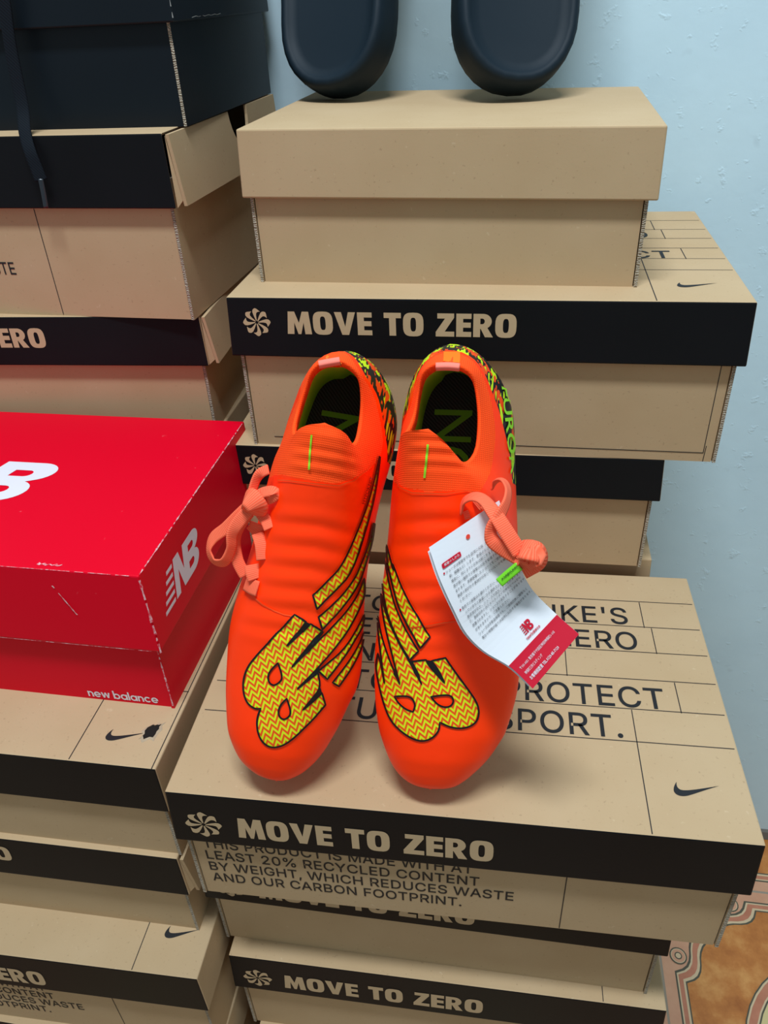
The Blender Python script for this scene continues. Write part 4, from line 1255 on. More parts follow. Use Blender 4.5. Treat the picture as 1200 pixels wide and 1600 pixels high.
        # rim rolled over and the lining inside
        ctr = Vector((sum(p.x for p in s.ring) / n, sum(p.y for p in s.ring) / n))
        rin = [Vector((p.x, p.y)) + (ctr - Vector((p.x, p.y))).normalized() * 0.0021 for p in s.ring]
        rows.append([Vector(((s.ring[i].x * 0.5 + rin[i].x * 0.5), (s.ring[i].y * 0.5 + rin[i].y * 0.5), s.ring[i].z + 0.0009)) for i in range(n)])
        rows.append([Vector((rin[i].x, rin[i].y, s.ring[i].z - 0.0012)) for i in range(n)])
        ins = s.inset(s.out, 0.0075)
        bot = []
        for i in range(n):
            C = Vector((rin[i].x, rin[i].y))
            tgt = Vector(ins[i])
            w_ = 1.0 if tgt.y > 0.19 else 0.0
            # the front of the well stops under the instep
            tgt = Vector((tgt.x, max(tgt.y, 0.10)))
            tgt = C.lerp(tgt, in_shift[0] if C.x < ctr.x else in_shift[1])
            bot.append(tgt)
        for u in (0.06, 0.16):
            rows.append([Vector((rin[i].x + (bot[i].x - rin[i].x) * u, rin[i].y + (bot[i].y - rin[i].y) * u, s.ring[i].z - 0.0012 - (s.ring[i].z - 0.018) * (u + 0.06))) for i in range(n)])
        lvl_in = len(rows) - 1
        for u in (0.35, 0.6, 0.85, 1.0):
            rows.append([Vector((rin[i].x + (bot[i].x - rin[i].x) * u ** 0.8, rin[i].y + (bot[i].y - rin[i].y) * u ** 0.8, s.ring[i].z - 0.0012 - (s.ring[i].z - 0.0150) * (0.22 + 0.78 * (u - 0.16) / 0.84))) for i in range(n)])
        lvl_b = len(rows) - 1

        def piece(name, k0, k1, mat, cols=None, z_off=0):
            ok = [True] * n if cols is None else cols
            idx, V, F = {}, [], []

            def vid(k, i):
                i %= n
                if (k, i) not in idx:
                    idx[(k, i)] = len(V)
                    V.append(rows[k][i])
                return idx[(k, i)]
            for k in range(k0, k1):
                for i in range(n):
                    if ok[i]:
                        F.append((vid(k, i), vid(k, i + 1), vid(k + 1, i + 1), vid(k + 1, i)))
            if not F:
                return None
            return mesh_obj(name, V, F, mat, s.root, smooth=True)
        V, F, idx = [], [], {}

        def vid(k, i):
            i %= n
            if (k, i) not in idx:
                idx[(k, i)] = len(V)
                V.append(rows[k][i])
            return idx[(k, i)]
        for k in range(lvl_s):
            for i in range(n):
                if k < lvl_c and is_c[i] and is_c[(i + 1) % n]:
                    continue
                F.append((vid(k, i), vid(k, i + 1), vid(k + 1, i + 1), vid(k + 1, i)))
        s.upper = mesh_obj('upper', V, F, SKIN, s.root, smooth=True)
        cc = [is_c[i] and is_c[(i + 1) % n] for i in range(n)]
        s.heel = piece('heel_panel', 0, lvl_c, CAMO, cc)
        s.heel['label'] = 'heel panel in black, lime and orange camouflage'
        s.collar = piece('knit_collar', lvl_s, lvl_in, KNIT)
        s.lining = piece('lining', lvl_in, lvl_b, LIME)
        s.lining['label'] = 'lime green lining'
        # insole
        b = rows[lvl_b]
        c = Vector((sum(p.x for p in b) / n, sum(p.y for p in b) / n, b[0].z))
        s.insole = mesh_obj('insole', b + [c], [(i, (i + 1) % n, n) for i in range(n)], INSOLE, s.root)
        s.insole_c = c
        # outsole plate with studs
        o0 = s.inset(s.out, 0.0022)
        o1 = s.inset(s.out, 0.0035)
        o2 = s.inset(s.out, 0.009)
        V = [Vector((*p, 0.0085)) for p in o0] + [Vector((*p, 0.0065)) for p in o0] + [Vector((*p, 0.002)) for p in o1] + [Vector((*p, 0.0)) for p in o2]
        F, mi = [], []
        for k in range(3):
            for i in range(n):
                F.append((k * n + i, (k + 1) * n + i, (k + 1) * n + (i + 1) % n, k * n + (i + 1) % n))
                mi.append(1 if s.out[i].y > 0.2 else 0)
        F += [tuple(3 * n + i for i in range(n)), tuple(reversed(range(n)))]
        mi += [0, 0]
        studs = [(0.045, -0.6), (0.045, 0.6), (0.075, -0.68), (0.075, 0.68), (0.105, -0.62), (0.105, 0.62), (0.06, 0.0), (0.215, -0.55), (0.215, 0.55), (0.243, -0.45), (0.243, 0.45)]
        for q, fr_ in studs:
            a, b_ = side_t(Lp, q), side_t(Rp, q)
            cx = (a + b_) / 2 + fr_ * (b_ - a) / 2
            o = len(V)
            m = 12
            for z, r in ((0.001, 0.0072), (-0.006, 0.0052), (-0.0095, 0.0042)):
                V += [Vector((cx + r * math.cos(2 * math.pi * k / m), q + r * math.sin(2 * math.pi * k / m), z)) for k in range(m)]
            for l in range(2):
                for k in range(m):
                    F.append((o + l * m + k, o + (l + 1) * m + k, o + (l + 1) * m + (k + 1) % m, o + l * m + (k + 1) % m))
                    mi.append(1 if q > 0.2 else 0)
            F.append(tuple(o + 2 * m + k for k in range(m)))
            mi.append(0)
        fix_normals(mesh_obj('outsole', V, F, [PLATE, PLATEL], s.root, mi, smooth=False))
        # surface tree for the printed marks (world space)
        bm = bmesh.new()
        for o in (s.upper, s.heel, s.collar):
            k0 = len(bm.verts)
            vs = [bm.verts.new(s.M @ v.co) for v in o.data.vertices]
            for p in o.data.polygons:
                try:
                    bm.faces.new([vs[i] for i in p.vertices])
                except ValueError:
                    pass
        bm.normal_update()
        s.tree = BVHTree.FromBMesh(bm)
        bm.free()

    def inset(s, ring, d=0.0):
        n = len(ring)
        out = []
        for i in range(n):
            a, b = ring[i - 1], ring[(i + 1) % n]
            t = b - a
            t = t.normalized() if t.length > 1e-9 else Vector((1, 0))
            p = ring[i] + Vector((-t.y, t.x)) * d
            out.append((p.x, p.y))
        return out

    def hit(s, px, py, off):
        d = ray(px, py)
        p, nn, i, dist = s.tree.ray_cast(CAM, d)
        if p is None:
            return None
        if nn.dot(d) > 0:
            nn = -nn
        return s.Mi @ (p + nn * off)

    def mark(s, name, g, mat, off=0.0003, parent=None, uvs=True):
        """lay flat artwork (traced on the photograph) onto the boot's skin"""
        v, f = g
        P = [s.hit(x, y, off) for x, y in v]
        F = []
        for q in f:
            if any(P[i] is None for i in q):
                continue
            if max((P[a] - P[b]).length for a, b in zip(q, q[1:] + q[:1])) > 0.02:
                continue
            F.append(q)
        used = sorted({i for q in F for i in q})
        if not used:
            return None
        rm = {a: b for b, a in enumerate(used)}
        return mesh_obj(name, [P[i] for i in used], [tuple(rm[i] for i in q) for q in F], mat, parent or s.root, uvs=[(v[i][0] / 10, -v[i][1] / 10) for i in used], smooth=True)

    def line_geo(s, pts, wd, closed=False, step=2.5):
        P = resample(pts, step, closed)
        n = len(P)
        V, F = [], []
        for i in range(n):
            a = P[i - 1] if (i or closed) else P[0]
            b = P[(i + 1) % n] if (i < n - 1 or closed) else P[-1]
            t = Vector((b[0] - a[0], b[1] - a[1]))
            t = t.normalized() if t.length > 1e-9 else Vector((1, 0))
            k = wd / 2
            V += [(P[i][0] - t.y * k, P[i][1] + t.x * k), (P[i][0] + t.y * k, P[i][1] - t.x * k)]
        for i in range(n if closed else n - 1):
            j = (i + 1) % n
            F.append((2 * i, 2 * i + 1, 2 * j + 1, 2 * j))
        return V, F

    def loc(s, px, py, h):
        """point on the plane h above the sole seen at a spot of the photograph"""
        d = ray(px, py)
        o = s.O + s.N * h
        return s.Mi @ (CAM + d * ((o - CAM).dot(s.N) / d.dot(s.N)))


SPINE = [(0.0, 0.0145), (0.0088, 0.0160), (0.0125, 0.0235), (0.02, 0.0300), (0.03, 0.0365), (0.045, 0.0420), (0.065, 0.0470), (0.09, 0.0535), (0.115, 0.0605), (0.14, 0.069), (0.165, 0.078), (0.185, 0.087), (0.21, 0.099), (0.26, 0.100)]
z1 = lambda L: [(320 + a * .275, 520 + b * .275) for a, b in L]
z2 = lambda L: [(560 + a * .2833, 520 + b * .2833) for a, b in L]
z3 = lambda L: [(330 + a * .2417, 880 + b * .2417) for a, b in L]
z4 = lambda L: [(560 + a * .25, 880 + b * .25) for a, b in L]
BG = 'pair of orange football boots'
LB = Boot('left orange football boot with coral lace bow on its left side', (-0.12897, 0.28717, 0.7085), (0.97606, 0.08296, -0.20103), (0.11768, 0.57588, 0.80902), (0.18289, -0.81331, 0.55234),
          [(0.0088, -0.0008), (0.0089, -0.0040), (0.0097, -0.0080), (0.0111, -0.0120), (0.0130, -0.0168), (0.0168, -0.0225), (0.0208, -0.0265), (0.0275, -0.0307), (0.0350, -0.0342), (0.0457, -0.0365), (0.0586, -0.0386), (0.075, -0.0403), (0.0954, -0.042), (0.1092, -0.0415), (0.1247, -0.0399), (0.1458, -0.0371), (0.1687, -0.0354), (0.182, -0.0343), (0.1952, -0.0329), (0.2049, -0.0303), (0.2187, -0.0285), (0.2304, -0.0264), (0.2421, -0.0238), (0.2542, -0.0182), (0.262, -0.0105), (0.2654, -0.0004)],
          [(0.0088, -0.0008), (0.0095, 0.0035), (0.0120, 0.0085), (0.0158, 0.0138), (0.0232, 0.0198), (0.0320, 0.0246), (0.0404, 0.0277), (0.0484, 0.0304), (0.0634, 0.0342), (0.073, 0.0369), (0.0878, 0.0374), (0.1141, 0.0342), (0.1309, 0.0322), (0.1496, 0.0313), (0.1719, 0.0313), (0.1907, 0.0325), (0.2032, 0.0340), (0.2166, 0.0350), (0.2316, 0.0338), (0.2463, 0.0281), (0.2557, 0.0213), (0.2619, 0.0134), (0.265, 0.0053), (0.2654, -0.0004)],
          {'right': [(0.2142, -0.0033, 0.0995), (0.2143, 0.0035, 0.098), (0.2130, 0.0082, 0.092), (0.2092, 0.0128, 0.080), (0.2147, 0.0146, 0.072), (0.2269, 0.0143, 0.069), (0.2390, 0.0122, 0.073), (0.2468, 0.0084, 0.079), (0.2506, 0.0012, 0.083), (0.2508, -0.0035, 0.084)],
           'left': [(0.2142, -0.0033, 0.0995), (0.2138, -0.0105, 0.098), (0.2119, -0.0153, 0.093), (0.2088, -0.0188, 0.085), (0.2148, -0.0208, 0.075), (0.224, -0.0204, 0.071), (0.2352, -0.0182, 0.074), (0.2445, -0.0155, 0.080), (0.2496, -0.0098, 0.083), (0.2508, -0.0035, 0.084)]},
          SPINE,
          [(400, 748), (416, 751), (426, 743), (440, 743), (480, 752), (520, 758), (545, 752), (575, 737), (592, 718), (600, 700), (598, 674), (591, 644), (584, 613), (567, 591), (556, 571), (547, 556), (535, 551), (515, 553), (497, 560), (482, 573), (474, 590), (470, 610), (462, 640), (450, 662), (430, 690), (410, 705), (400, 720)],
          [(547, 552), (553, 556), (562, 572), (572, 591), (586, 613), (593, 644), (600, 674), (606, 700), (604, 730), (603, 760), (660, 800), (660, 500), (440, 500), (430, 690), (452, 640), (463, 610), (470, 585), (485, 568), (500, 556), (520, 550)],
          (0.42, 0.80), BG)
RB = Boot('right orange football boot with the white paper tag tied to its lace', (-0.03511, 0.29206, 0.7085), (1.0, 0.00037, 0.0), (-0.00022, 0.58779, 0.80902), (0.0003, -0.80902, 0.58779),
          [(0.0086, 0.001), (0.0089, -0.0040), (0.0100, -0.0090), (0.0126, -0.0142), (0.0164, -0.0189), (0.0210, -0.0224), (0.0268, -0.0254), (0.0344, -0.0284), (0.0421, -0.0308), (0.059, -0.0333), (0.0871, -0.0345), (0.1058, -0.0334), (0.129, -0.0318), (0.1551, -0.0301), (0.1755, -0.029), (0.198, -0.0272), (0.2129, -0.0257), (0.2279, -0.0245), (0.2448, -0.0203), (0.2569, -0.0135), (0.2634, -0.0064), (0.2665, 0.0012)],
          [(0.0086, 0.001), (0.0094, 0.0088), (0.0115, 0.0154), (0.0158, 0.0213), (0.0208, 0.0263), (0.0264, 0.0312), (0.0328, 0.0356), (0.0405, 0.0398), (0.0478, 0.0430), (0.0702, 0.0479), (0.0922, 0.0486), (0.114, 0.0479), (0.1428, 0.0454), (0.1716, 0.043), (0.1933, 0.0412), (0.2115, 0.04), (0.2272, 0.0381), (0.2373, 0.0351), (0.2486, 0.0295), (0.2587, 0.0207), (0.2652, 0.0101), (0.2665, 0.0012)],
          {'right': [(0.2070, -0.0060, 0.1), (0.2058, 0.0000, 0.0985), (0.2030, 0.0050, 0.096), (0.1975, 0.0105, 0.090), (0.1936, 0.0160, 0.079), (0.2023, 0.021, 0.071), (0.2192, 0.0215, 0.069), (0.2352, 0.0188, 0.073), (0.2418, 0.0150, 0.079), (0.2447, 0.0078, 0.083), (0.2451, 0.0025, 0.084)],
           'left': [(0.2070, -0.0060, 0.1), (0.2072, -0.0125, 0.0985), (0.2065, -0.0163, 0.092), (0.2056, -0.0180, 0.085), (0.2120, -0.0160, 0.075), (0.2212, -0.0138, 0.071), (0.2336, -0.0116, 0.074), (0.2408, -0.0089, 0.08), (0.2443, -0.0035, 0.083), (0.2451, 0.0025, 0.084)]},
          SPINE,
          [(606, 740), (617, 755), (630, 763), (665, 771), (700, 769), (730, 768), (745, 776), (757, 760), (768, 735), (773, 700), (775, 670), (770, 640), (765, 615), (755, 588), (740, 564), (728, 556), (710, 551), (685, 552), (668, 563), (655, 583), (647, 605), (642, 640), (632, 665), (618, 680), (608, 700)],
          [(722, 549), (730, 552), (745, 570), (758, 595), (772, 620), (782, 650), (792, 690), (797, 715), (801, 760), (804, 800), (807, 835), (840, 840), (840, 500), (600, 500), (624, 672), (636, 650), (644, 622), (650, 596), (658, 580), (672, 560), (690, 549)],
          (0.55, 0.72), BG)


# printed logos, stripes, marks -------------------------------------------------------
def logo(b, solids, holes_of, wd, slits=(), name='logo'):
    gs, ls = [], []
    for k, o in enumerate(solids):
        o = smooth_poly(o)
        hs = [smooth_poly(h, 70) for h in holes_of.get(k, [])]
        gs.append(fill(resample(o, 5, True), [resample(h, 5, True) for h in hs], 6))
        ls.append(b.line_geo(o, wd, True))
        ls += [b.line_geo(h, wd, True) for h in hs]
    for sl in slits:
        ls.append(fill(resample(sl, 4, True), [], 5))
    g = b.mark(name, join(*gs), ZIG, 0.0005)
    g['label'] = 'lime and orange zigzag NB logo with speed stripes'
    b.mark('logo_outline', join(*ls), OUTL, 0.0009, g)['label'] = 'black outline of the logo'


body_l = z3([(540, 330), (612, 375), (565, 440), (490, 530), (560, 470), (640, 388), (716, 434), (660, 490), (520, 670), (700, 488), (850, 335), (940, 205), (980, 95), (990, 200), (930, 340), (850, 480), (690, 672), (555, 810), (640, 740), (688, 703), (705, 800), (650, 870), (590, 945), (660, 885), (713, 833), (735, 910), (660, 1000), (600, 1060), (540, 1120), (470, 1172), (400, 1190), (345, 1165), (310, 1110), (298, 1040), (305, 980), (325, 935), (290, 940), (240, 905), (215, 840), (212, 760), (235, 680), (280, 615), (400, 480)])
st1 = z3([(655, 205), (760, 100), (850, 0)]) + z1([(895, 1040), (940, 900), (985, 700), (990, 705), (960, 920), (925, 1060)]) + z3([(905, 62), (790, 180), (682, 292)])
st2 = z3([(690, 345), (820, 230), (920, 100), (962, 0)]) + z1([(925, 1200), (950, 1080), (958, 1085), (945, 1190)]) + z3([(985, 20), (950, 130), (850, 280), (716, 425)])
st4 = z3([(690, 692), (850, 560), (930, 430), (980, 330), (978, 395), (940, 465), (860, 600), (747, 746)])
st5 = z3([(780, 767), (880, 640), (950, 520), (977, 445), (977, 495), (960, 560), (900, 680), (822, 792)])
logo(LB, [body_l, st1, st2, st4, st5], {0: [z3([(435, 640), (465, 735), (440, 770), (405, 788), (375, 765), (370, 720), (395, 680)]), z3([(490, 870), (520, 965), (485, 1005), (450, 1000), (432, 960), (450, 910)])]}, 2.9,
     [z3([(612, 375), (640, 388), (575, 450), (490, 530)]), z3([(716, 434), (726, 440), (640, 560), (520, 670)]), z3([(700, 665), (690, 705), (630, 748), (555, 810)]), z3([(705, 800), (713, 833), (650, 890), (590, 945)])])
body_r = z4([(330, 612), (425, 600), (445, 640), (540, 745), (500, 660), (458, 606), (545, 588), (600, 670), (680, 780), (735, 860), (752, 920), (740, 980), (700, 1015), (640, 1030), (570, 1020), (510, 990), (505, 1040), (470, 1085), (410, 1110), (340, 1095), (260, 1040), (200, 970), (160, 860), (133, 750), (114, 640), (130, 560), (150, 640), (170, 750), (150, 600), (128, 400), (132, 330), (150, 450), (200, 600), (265, 755), (215, 560), (170, 380), (148, 220), (152, 190), (180, 320), (250, 480), (330, 620), (400, 755)])
sr1 = z4([(450, 460), (380, 340), (290, 180), (222, 0)]) + z2([(200, 1310), (165, 1170), (162, 1190), (170, 1310)]) + z4([(190, 0), (250, 260), (320, 400), (390, 527)])
sr2 = z4([(380, 545), (310, 430), (240, 280), (200, 130), (178, 0)]) + z2([(150, 1240), (143, 1260)]) + z4([(152, 0), (160, 170), (190, 330), (260, 490), (326, 602)])
logo(RB, [body_r, sr1, sr2], {0: [z4([(455, 830), (570, 815), (598, 850), (580, 890), (535, 897), (490, 875)]), z4([(232, 830), (330, 825), (362, 880), (345, 925), (300, 910), (255, 870)])]}, 2.9,
     [z4([(425, 600), (458, 606), (505, 670), (540, 745)]), z4([(330, 612), (345, 612), (385, 690), (400, 755), (350, 680)]), z4([(235, 640), (250, 700), (265, 755), (225, 690)])])
LB.mark('stitch_line', LB.line_geo(z1([(610, 578), (600, 680), (594, 774)]), 3.0), LIMEINK, 0.0007)['label'] = 'lime green stitch line on the tongue'
RB.mark('stitch_line', RB.line_geo(z2([(383, 616), (376, 700), (366, 798)]), 3.4), LIMEINK, 0.0007)['label'] = 'lime green stitch line on the tongue'
for b, P in ((LB, z1([(205, 1440), (270, 1490), (330, 1540), (400, 1580), (450, 1600), (500, 1610)])), (LB, z1([(420, 838), (480, 838), (640, 855), (760, 865), (840, 838), (930, 765), (960, 720)]))):
    b.mark('seam', b.line_geo(P, 2.0), plain('orange_seam', (255, 78, 20), 0.5), 0.0007)
for b, P in ((RB, z4([(330, 400), (450, 385), (540, 368), (610, 360)])), (RB, z2([(205, 790), (230, 850), (300, 880), (480, 885), (600, 868), (700, 890)]))):
    b.mark('seam', b.line_geo(P, 2.0), bpy.data.materials['orange_seam'], 0.0007)


def px_text(b, name, text, p0, p1, hgt, mat, flip=1, wide=1.0, bold=0.0):
    v, f = text_geo(text, 1, bold)
    x0, x1 = min(p[0] for p in v), max(p[0] for p in v)
    d = Vector((p1[0] - p0[0], p1[1] - p0[1]))
    L = d.length
    d.normalize()
    up = Vector((d.y, -d.x)) * flip
    V = []
    for a, c in v:
        k = (a - x0) / (x1 - x0) * L
        V.append((p0[0] + d.x * k + up.x * c * hgt, p0[1] + d.y * k + up.y * c * hgt))
    return b.mark(name, (V, f), mat, 0.0008)


px_text(LB, 'lettering', 'HYPOKNIT', z1([(902, 972)])[0], z1([(950, 822)])[0], 7.0, OUTL)
px_text(RB, 'lettering', 'FURON', (782, 604), (796.5, 741), 17.0, LIMEINK, 1, 1.0, 0.015)

for b, cx in ((LB, -0.004), (RB, 0.003)):
    c = b.insole_c
    g = fit_geo(text_geo('FURON', 1, 0.01), 0, 0.095, 0, 0.023)
    mesh_obj('insole_lettering', [(c.x + 0.011 - y_, 0.137 + x_, c.z + 0.0004) for x_, y_ in g[0]], g[1], LIMEDARK, b.insole)


# pull tabs
def pull_tab(b, pts, h):
    P = [b.loc(x, y, h) for x, y in pts]
    ribbon('pull_tab', P, [(0, 0.5, 1)] * len(P), 0.0034, 0.0035, TABPINK, b.root)


pull_tab(LB, [(498, 570), (513, 567), (531, 564)], 0.0850)
pull_tab(RB, [(681, 573), (700, 572.5), (718, 574)], 0.0850)
AMBER = plain('amber_tape', (255, 120, 10), 0.6)
for b, pts in ((RB, [(706, 551), (706, 558), (705, 567)]), (LB, [(525, 556), (523, 561), (521, 566)])):
    g_ = b.mark('heel_loop', b.line_geo(pts, 25), AMBER, 0.0006)
    if g_:
        g_['label'] = 'amber tape at the heel'



# laces
def lace(b, paths, name='lace'):
    first = None
    for pts, hs, nrm, wd in paths:
        if isinstance(hs, (int, float)):
            hs = [hs] * len(pts)
        P = [b.loc(x, y, h) for (x, y), h in zip(pts, hs)]
        nn = nrm if isinstance(nrm, list) else [nrm] * len(pts)
        o = ribbon(name, P, nn, wd, 0.0011, CORAL, b.root, 7)
        first = first or o
    return first


U = (0, 0.05, 1)
LL = lace(LB, [
    (z1([(262, 975), (200, 1032), (120, 1110), (50, 1165), (22, 1235), (55, 1300), (112, 1300), (150, 1225), (155, 1150), (185, 1085), (255, 1000)]), [.062, .060, .056, .052, .050, .051, .054, .057, .060, .062, .064], [(0, 0, 1), (0, 0, 1), (-.3, 0, 1), (-.6, 0, .8), (-.9, -.2, .5), (0, -.9, .6), (.7, -.2, .8), (.8, 0, .7), (.6, .2, .8), (.2, .2, 1), (0, 0, 1)], 0.0068),
    (z1([(250, 1020), (195, 1100), (170, 1180), (185, 1290), (230, 1380)]), [.060, .056, .052, .050, .049], [(0, 0, 1), (.4, 0, 1), (.4, 0, 1), (.2, 0, 1), (0, 0, 1)], 0.0066),
    (z1([(275, 965), (320, 915), (370, 900), (398, 912), (380, 935), (320, 955), (275, 985)]), [.066, .070, .073, .074, .072, .068, .064], [(0, .3, 1), (0, .5, 1), (0, .5, 1), (.4, .2, 1), (0, -.3, 1), (0, -.3, 1), (0, 0, 1)], 0.0064),
    (z1([(262, 935), (285, 850), (315, 800), (362, 775)]), [.063, .064, .066, .068], [(.6, .2, .7), (.6, .3, .7), (.4, .4, .8), (0, .4, 1)], 0.0055),
    (z1([(305, 985), (322, 1030), (350, 1070), (368, 1112)]), [.062, .062, .064, .066], U, 0.0062),
    (z1([(268, 1140), (290, 1115), (300, 1085)]), [.054, .056, .058], U, 0.0085),
    (z1([(300, 1140), (318, 1200), (328, 1290)]), [.058, .060, .060], (.2, 0, 1), 0.0066),
    (z1([(265, 1318), (272, 1360), (285, 1400)]), [.054, .055, .055], U, 0.0080),
    (z1([(232, 1420), (262, 1440), (300, 1455)]), [.047, .053, .056], (-.2, 0, 1), 0.0085),
])
kn = ribbon('knot', [LB.loc(*p, h) for p, h in zip(z1([(230, 950), (250, 935), (282, 965), (300, 1000), (268, 1020)]), (.064, .070, .072, .070, .063))], [(-.6, .3, .7), (-.2, .4, 1), (0, 0, 1), (.3, -.3, 1), (0, -.8, .5)], 0.011, 0.0022, CORAL, LL)
RLACE = lace(RB, [
    (z2([(565, 975), (590, 925), (640, 905), (700, 930), (760, 1010), (830, 1120), (890, 1215)]), [.083, .089, .096, .103, .108, .108, .106], [(-.5, .5, .7), (-.2, .6, .8), (0, .6, .8), (.4, .4, .8), (.4, .2, .9), (.3, .1, 1), (.3, 0, 1)], 0.0075),
    (z2([(745, 840), (775, 815), (810, 830), (826, 880), (815, 940), (785, 1000), (765, 1050)]), [.078, .084, .092, .099, .104, .107, .108], [(0, .5, .9), (.2, .5, .8), (.6, .3, .7), (.8, 0, .6), (.8, -.2, .6), (.6, -.3, .8), (.3, 0, 1)], 0.0066),
    (z2([(755, 1045), (730, 1090), (740, 1145), (790, 1190), (850, 1225), (900, 1250)]), [.108, .107, .106, .105, .105, .106], [(.6, 0, .8), (.7, 0, .7), (.4, -.4, .8), (0, -.5, .9), (0, -.4, 1), (0, 0, 1)], 0.0070),
    (z2([(590, 985), (598, 1005), (602, 1025)]), [.080, .081, .082], U, 0.0030),
    (z2([(650, 955), (680, 935), (720, 960), (700, 985)]), [.080, .082, .082, .081], U, 0.0066),
])
ribbon('knot', [RB.loc(*p, h) for p, h in zip(z2([(895, 1250), (905, 1200), (950, 1200), (1000, 1220), (985, 1265), (930, 1290), (900, 1300)]), (.102, .107, .110, .108, .106, .104, .103))], [(-.6, 0, .8), (-.3, .6, .8), (0, .6, .8), (.8, .3, .6), (.6, -.4, .7), (0, -.7, .7), (-.3, -.6, .7)], 0.0115, 0.002, CORAL, RLACE)
ribbon('knot', [RB.loc(*p, h) for p, h in zip(z2([(915, 1275), (945, 1245), (975, 1230), (945, 1215)]), (.106, .109, .110, .108))], U, 0.010, 0.0022, CORAL, RLACE)
AG = plain('lime_aglet', (120, 214, 36), 0.35, 0.5)
ag = ribbon('lace_tip', [RB.loc(*p, h) for p, h in zip(z2([(778, 1378), (830, 1332), (888, 1285)]), (.103, .104, .105))], U, 0.0046, 0.0022, AG, RLACE)
ag['label'] = 'lime lace tip'
a0, a1 = RB.loc(*z2([(880, 1294)])[0], .1062), RB.loc(*z2([(796, 1367)])[0], .1046)
g = fit_geo(NEWB, 0, 1, 0, 0.17)
dd = a1 - a0
pp = Vector((dd.y, -dd.x, 0)).normalized() * -1
mesh_obj('lettering', [a0 + dd * x_ + pp * (y_ * dd.length * 0.75 - 0.0012) + Vector((0, 0, 0.0006)) for x_, y_ in g[0]], g[1], INK, ag)

# ------------------------------------------------------------------ paper tag
z5 = lambda p: (640 + p[0] * .2333, 740 + p[1] * .2333)
PAPER = NT('white_paper', 0.55, 0.3)
PAPER = PAPER.base(lin((236, 238, 242))).m
TRED = plain('tag_red', (206, 14, 46), 0.5)
tl = [(130, 495), (200, 700), (300, 920), (380, 1070), (500, 1190), (680, 1300), (825, 1440)]
trr = [(600, 180), (650, 330), (740, 600), (770, 690), (840, 800), (990, 948), (1135, 1075)]
th_ = [.0985, .0955, .0905, .0865, .084, .084, .086]
troot = thing('paper_tag', 'white and red paper tag with small print hanging on the right boot', 'tag', (0, 0, 0))
tloc = RB.M @ RB.loc(*z5((400, 340)), .098)
troot.location = tloc
A = crom([RB.M @ RB.loc(*z5(p), h) - tloc for p, h in zip(tl, th_)], 6)
Bv = crom([RB.M @ RB.loc(*z5(p), h + 0.001) - tloc for p, h in zip(trr, th_)], 6)


def arcpos(C):
    L = [0]
    for a, b in zip(C, C[1:]):
        L.append(L[-1] + (b - a).length)
    return [l / L[-1] for l in L]


pA, pB = arcpos(A), arcpos(Bv)


def at(C, P, v):
    i = 0
    while i < len(P) - 2 and P[i + 1] < v:
        i += 1
    u = (v - P[i]) / max(1e-9, P[i + 1] - P[i])
    return C[i].lerp(C[i + 1], u)


def tagpt(u, v, off=0.0):
    p = at(A, pA, v).lerp(at(Bv, pB, v), u)
    if off:
        du = at(Bv, pB, v) - at(A, pA, v)
        v2 = min(1, v + 0.02)
        dv = (at(A, pA, v2) - at(A, pA, v2 - 0.04)).lerp(at(Bv, pB, v2) - at(Bv, pB, v2 - 0.04), u)
        n = du.cross(dv).normalized()
        if n.dot(RB.N) < 0:
            n = -n
        p = p + n * off
    return p


def sheet(name, u0, u1, v0, v1, off, mat, parent, shift=(0, 0, 0), nv=30, thick=0.0003):
    V, F = [], []
    nu = 4
    for l in (0, 1):
        for k in range(nv + 1):
            for i in range(nu + 1):
                V.append(tagpt(u0 + (u1 - u0) * i / nu, v0 + (v1 - v0) * k / nv, off - l * thick) + Vector(shift))
    q = nu + 1
    tot = (nv + 1) * q
    for l in (0, 1):
        for k in range(nv):
            for i in range(nu):
                F.append(tuple(l * tot + j for j in (k * q + i, k * q + i + 1, (k + 1) * q + i + 1, (k + 1) * q + i)))
    per = [i for i in range(nu + 1)] + [k * q + nu for k in range(1, nv + 1)] + [nv * q + i for i in range(nu - 1, -1, -1)] + [k * q for k in range(nv - 1, 0, -1)]
    for a, b in zip(per, per[1:] + per[:1]):
        F.append((a, b, tot + b, tot + a))
    return fix_normals(mesh_obj(name, V, F, mat, parent, smooth=False))


fs = sheet('front_sheet', 0, 1, 0, 1, 0.0, PAPER, troot)
sheet('back_sheet', -0.035, 0.95, 0.02, 0.975, -0.0028, PAPER, troot)
sheet('back_sheet', -0.03, 0.8, 0.06, 0.955, -0.0055, PAPER, troot)
vr = 0.825
bd = sheet('red_band', 0, 1, vr, 1, 0.0004, TRED, fs, (0, 0, 0), 10, 0.0003)
bd['label'] = 'red band along the lower end of the tag'
AS = 0.47   # width over length


def tag_text(text, u, v, hv, mat, par, width=None, name='lettering', bold=0.0, off=0.0007):
    vv, f = text_geo(text, 1, bold, res=1)
    if not vv:
        return
    x0, x1 = min(p[0] for p in vv), max(p[0] for p in vv)
    k = hv
    kx = (width / (x1 - x0)) if width else k / AS
    mesh_obj(name, [tagpt(u + (a - x0) * kx, v - c * k, off) for a, c in vv], f, mat, par)


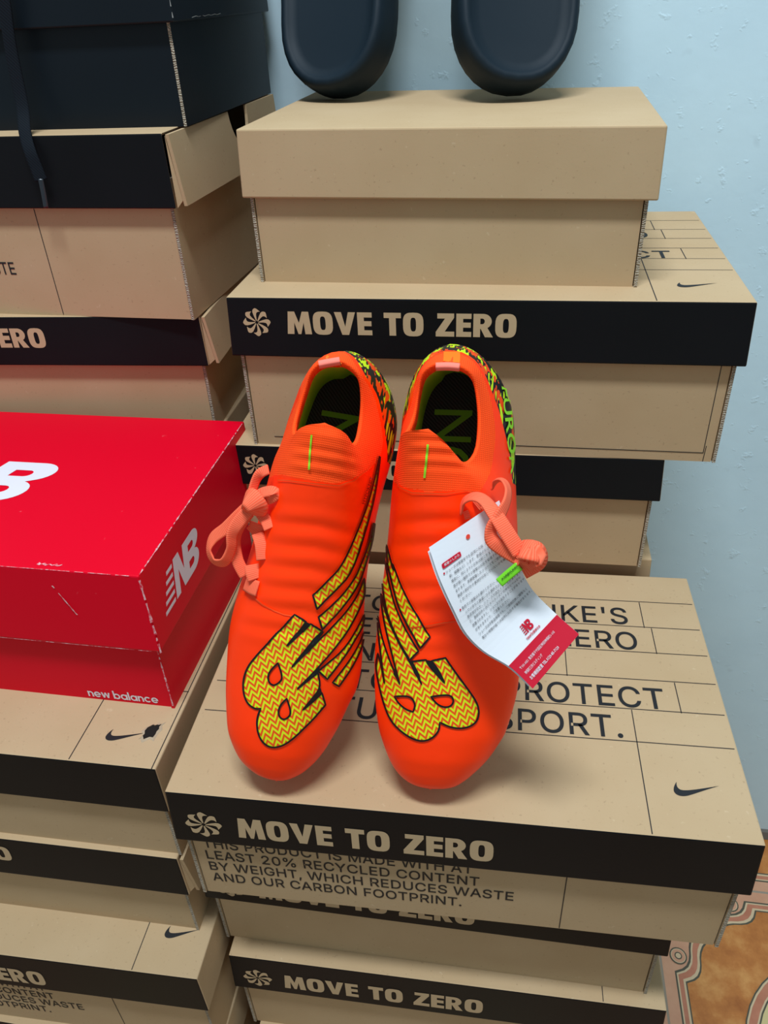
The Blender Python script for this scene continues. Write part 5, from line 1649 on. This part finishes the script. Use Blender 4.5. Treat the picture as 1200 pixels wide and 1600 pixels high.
BODYINK = plain('tag_ink', (70, 72, 78), 0.7)
vv, f = fill([(0.0, 0.121), (0.02, 0.118), (0.25, 0.118), (0.27, 0.121), (0.27, 0.144), (0.25, 0.147), (0.02, 0.147), (0.0, 0.144)])
mesh_obj('heading_bar', [tagpt(a + 0.08, b, 0.0006) for a, b in vv], f, TRED, fs)
tag_text('保管のしかた', 0.11, 0.138, 0.017, PAPER, fs, 0.22, off=0.0009)
lines = ['シューズは保管中でも自然に劣化（ソール', '剥、縮離など）します。新品のシューズでも', '場合に、同じように劣化は起こります。高温', '度が高い場所での保管は劣化を促進する場合', 'あります。長期保管したシューズをご使用の際', '靴底の剥がれや素材が劣化していないかを確認', 'ください。', '車内での保管はお避けください。炎天下の車内など', 'シワの中など高温になる場所での保管は短期間でも', '靴底剥がれや、シューズが変形することがあります。', 'た、直射日光の当たるベランダや窓際などでは変形', '放置されますと、シューズが変形することがあります', 'がありますので、ご注意ください。', 'シューズは半製品保管でも、ご使用回数に関係なく', '靴から時間が経てば自然に劣化する場合があります。']
for i, t in enumerate(lines):
    vpos = 0.178 + 0.0305 * i + (0.012 if i >= 7 else 0)
    tag_text(t, 0.12 if i not in (0, 7) else 0.10, vpos, 0.0185, BODYINK, fs, 0.036 * len(t))
for vpos in (0.170, 0.178 + 0.0305 * 7 + 0.005):
    vv = arc(0.075, vpos, 0.012, 0.0055, 0, 340, 11)
    mesh_obj('bullet', [tagpt(a, b, 0.0006) for a, b in vv], [tuple(range(len(vv)))], TRED, fs)
v, f = fit_geo(NB, 0.0, 0.20, 0.0, 0.062)
mesh_obj('logo', [tagpt(0.50 + a, 0.775 - b * 1.0, 0.0006) for a, b in v], f, TRED, fs)
v, f = fit_geo(NEWB, 0.0, 0.26, 0.0, 0.020)
mesh_obj('lettering', [tagpt(0.47 + a, 0.803 - b, 0.0007) for a, b in v], f, TRED, fs)
tag_text('〒101-0051 東京都千代田区神田神保町1-105', 0.08, 0.888, 0.021, WHITEINK, bd, 0.72, off=0.0008)
tag_text('神保町三井ビルディング', 0.08, 0.925, 0.021, WHITEINK, bd, 0.36, off=0.0008)
tag_text('お客様相談室 TEL.0120-85-7120', 0.08, 0.965, 0.024, WHITEINK, bd, 0.60, off=0.0008, bold=0.012)
vv = arc(0.5, 0.075, 0.028, 0.013, 0, 340, 17)
mesh_obj('eyelet', [tagpt(a, b, 0.0006) for a, b in vv], [tuple(range(len(vv)))], plain('eyelet_orange', (235, 70, 50), 0.6), fs)
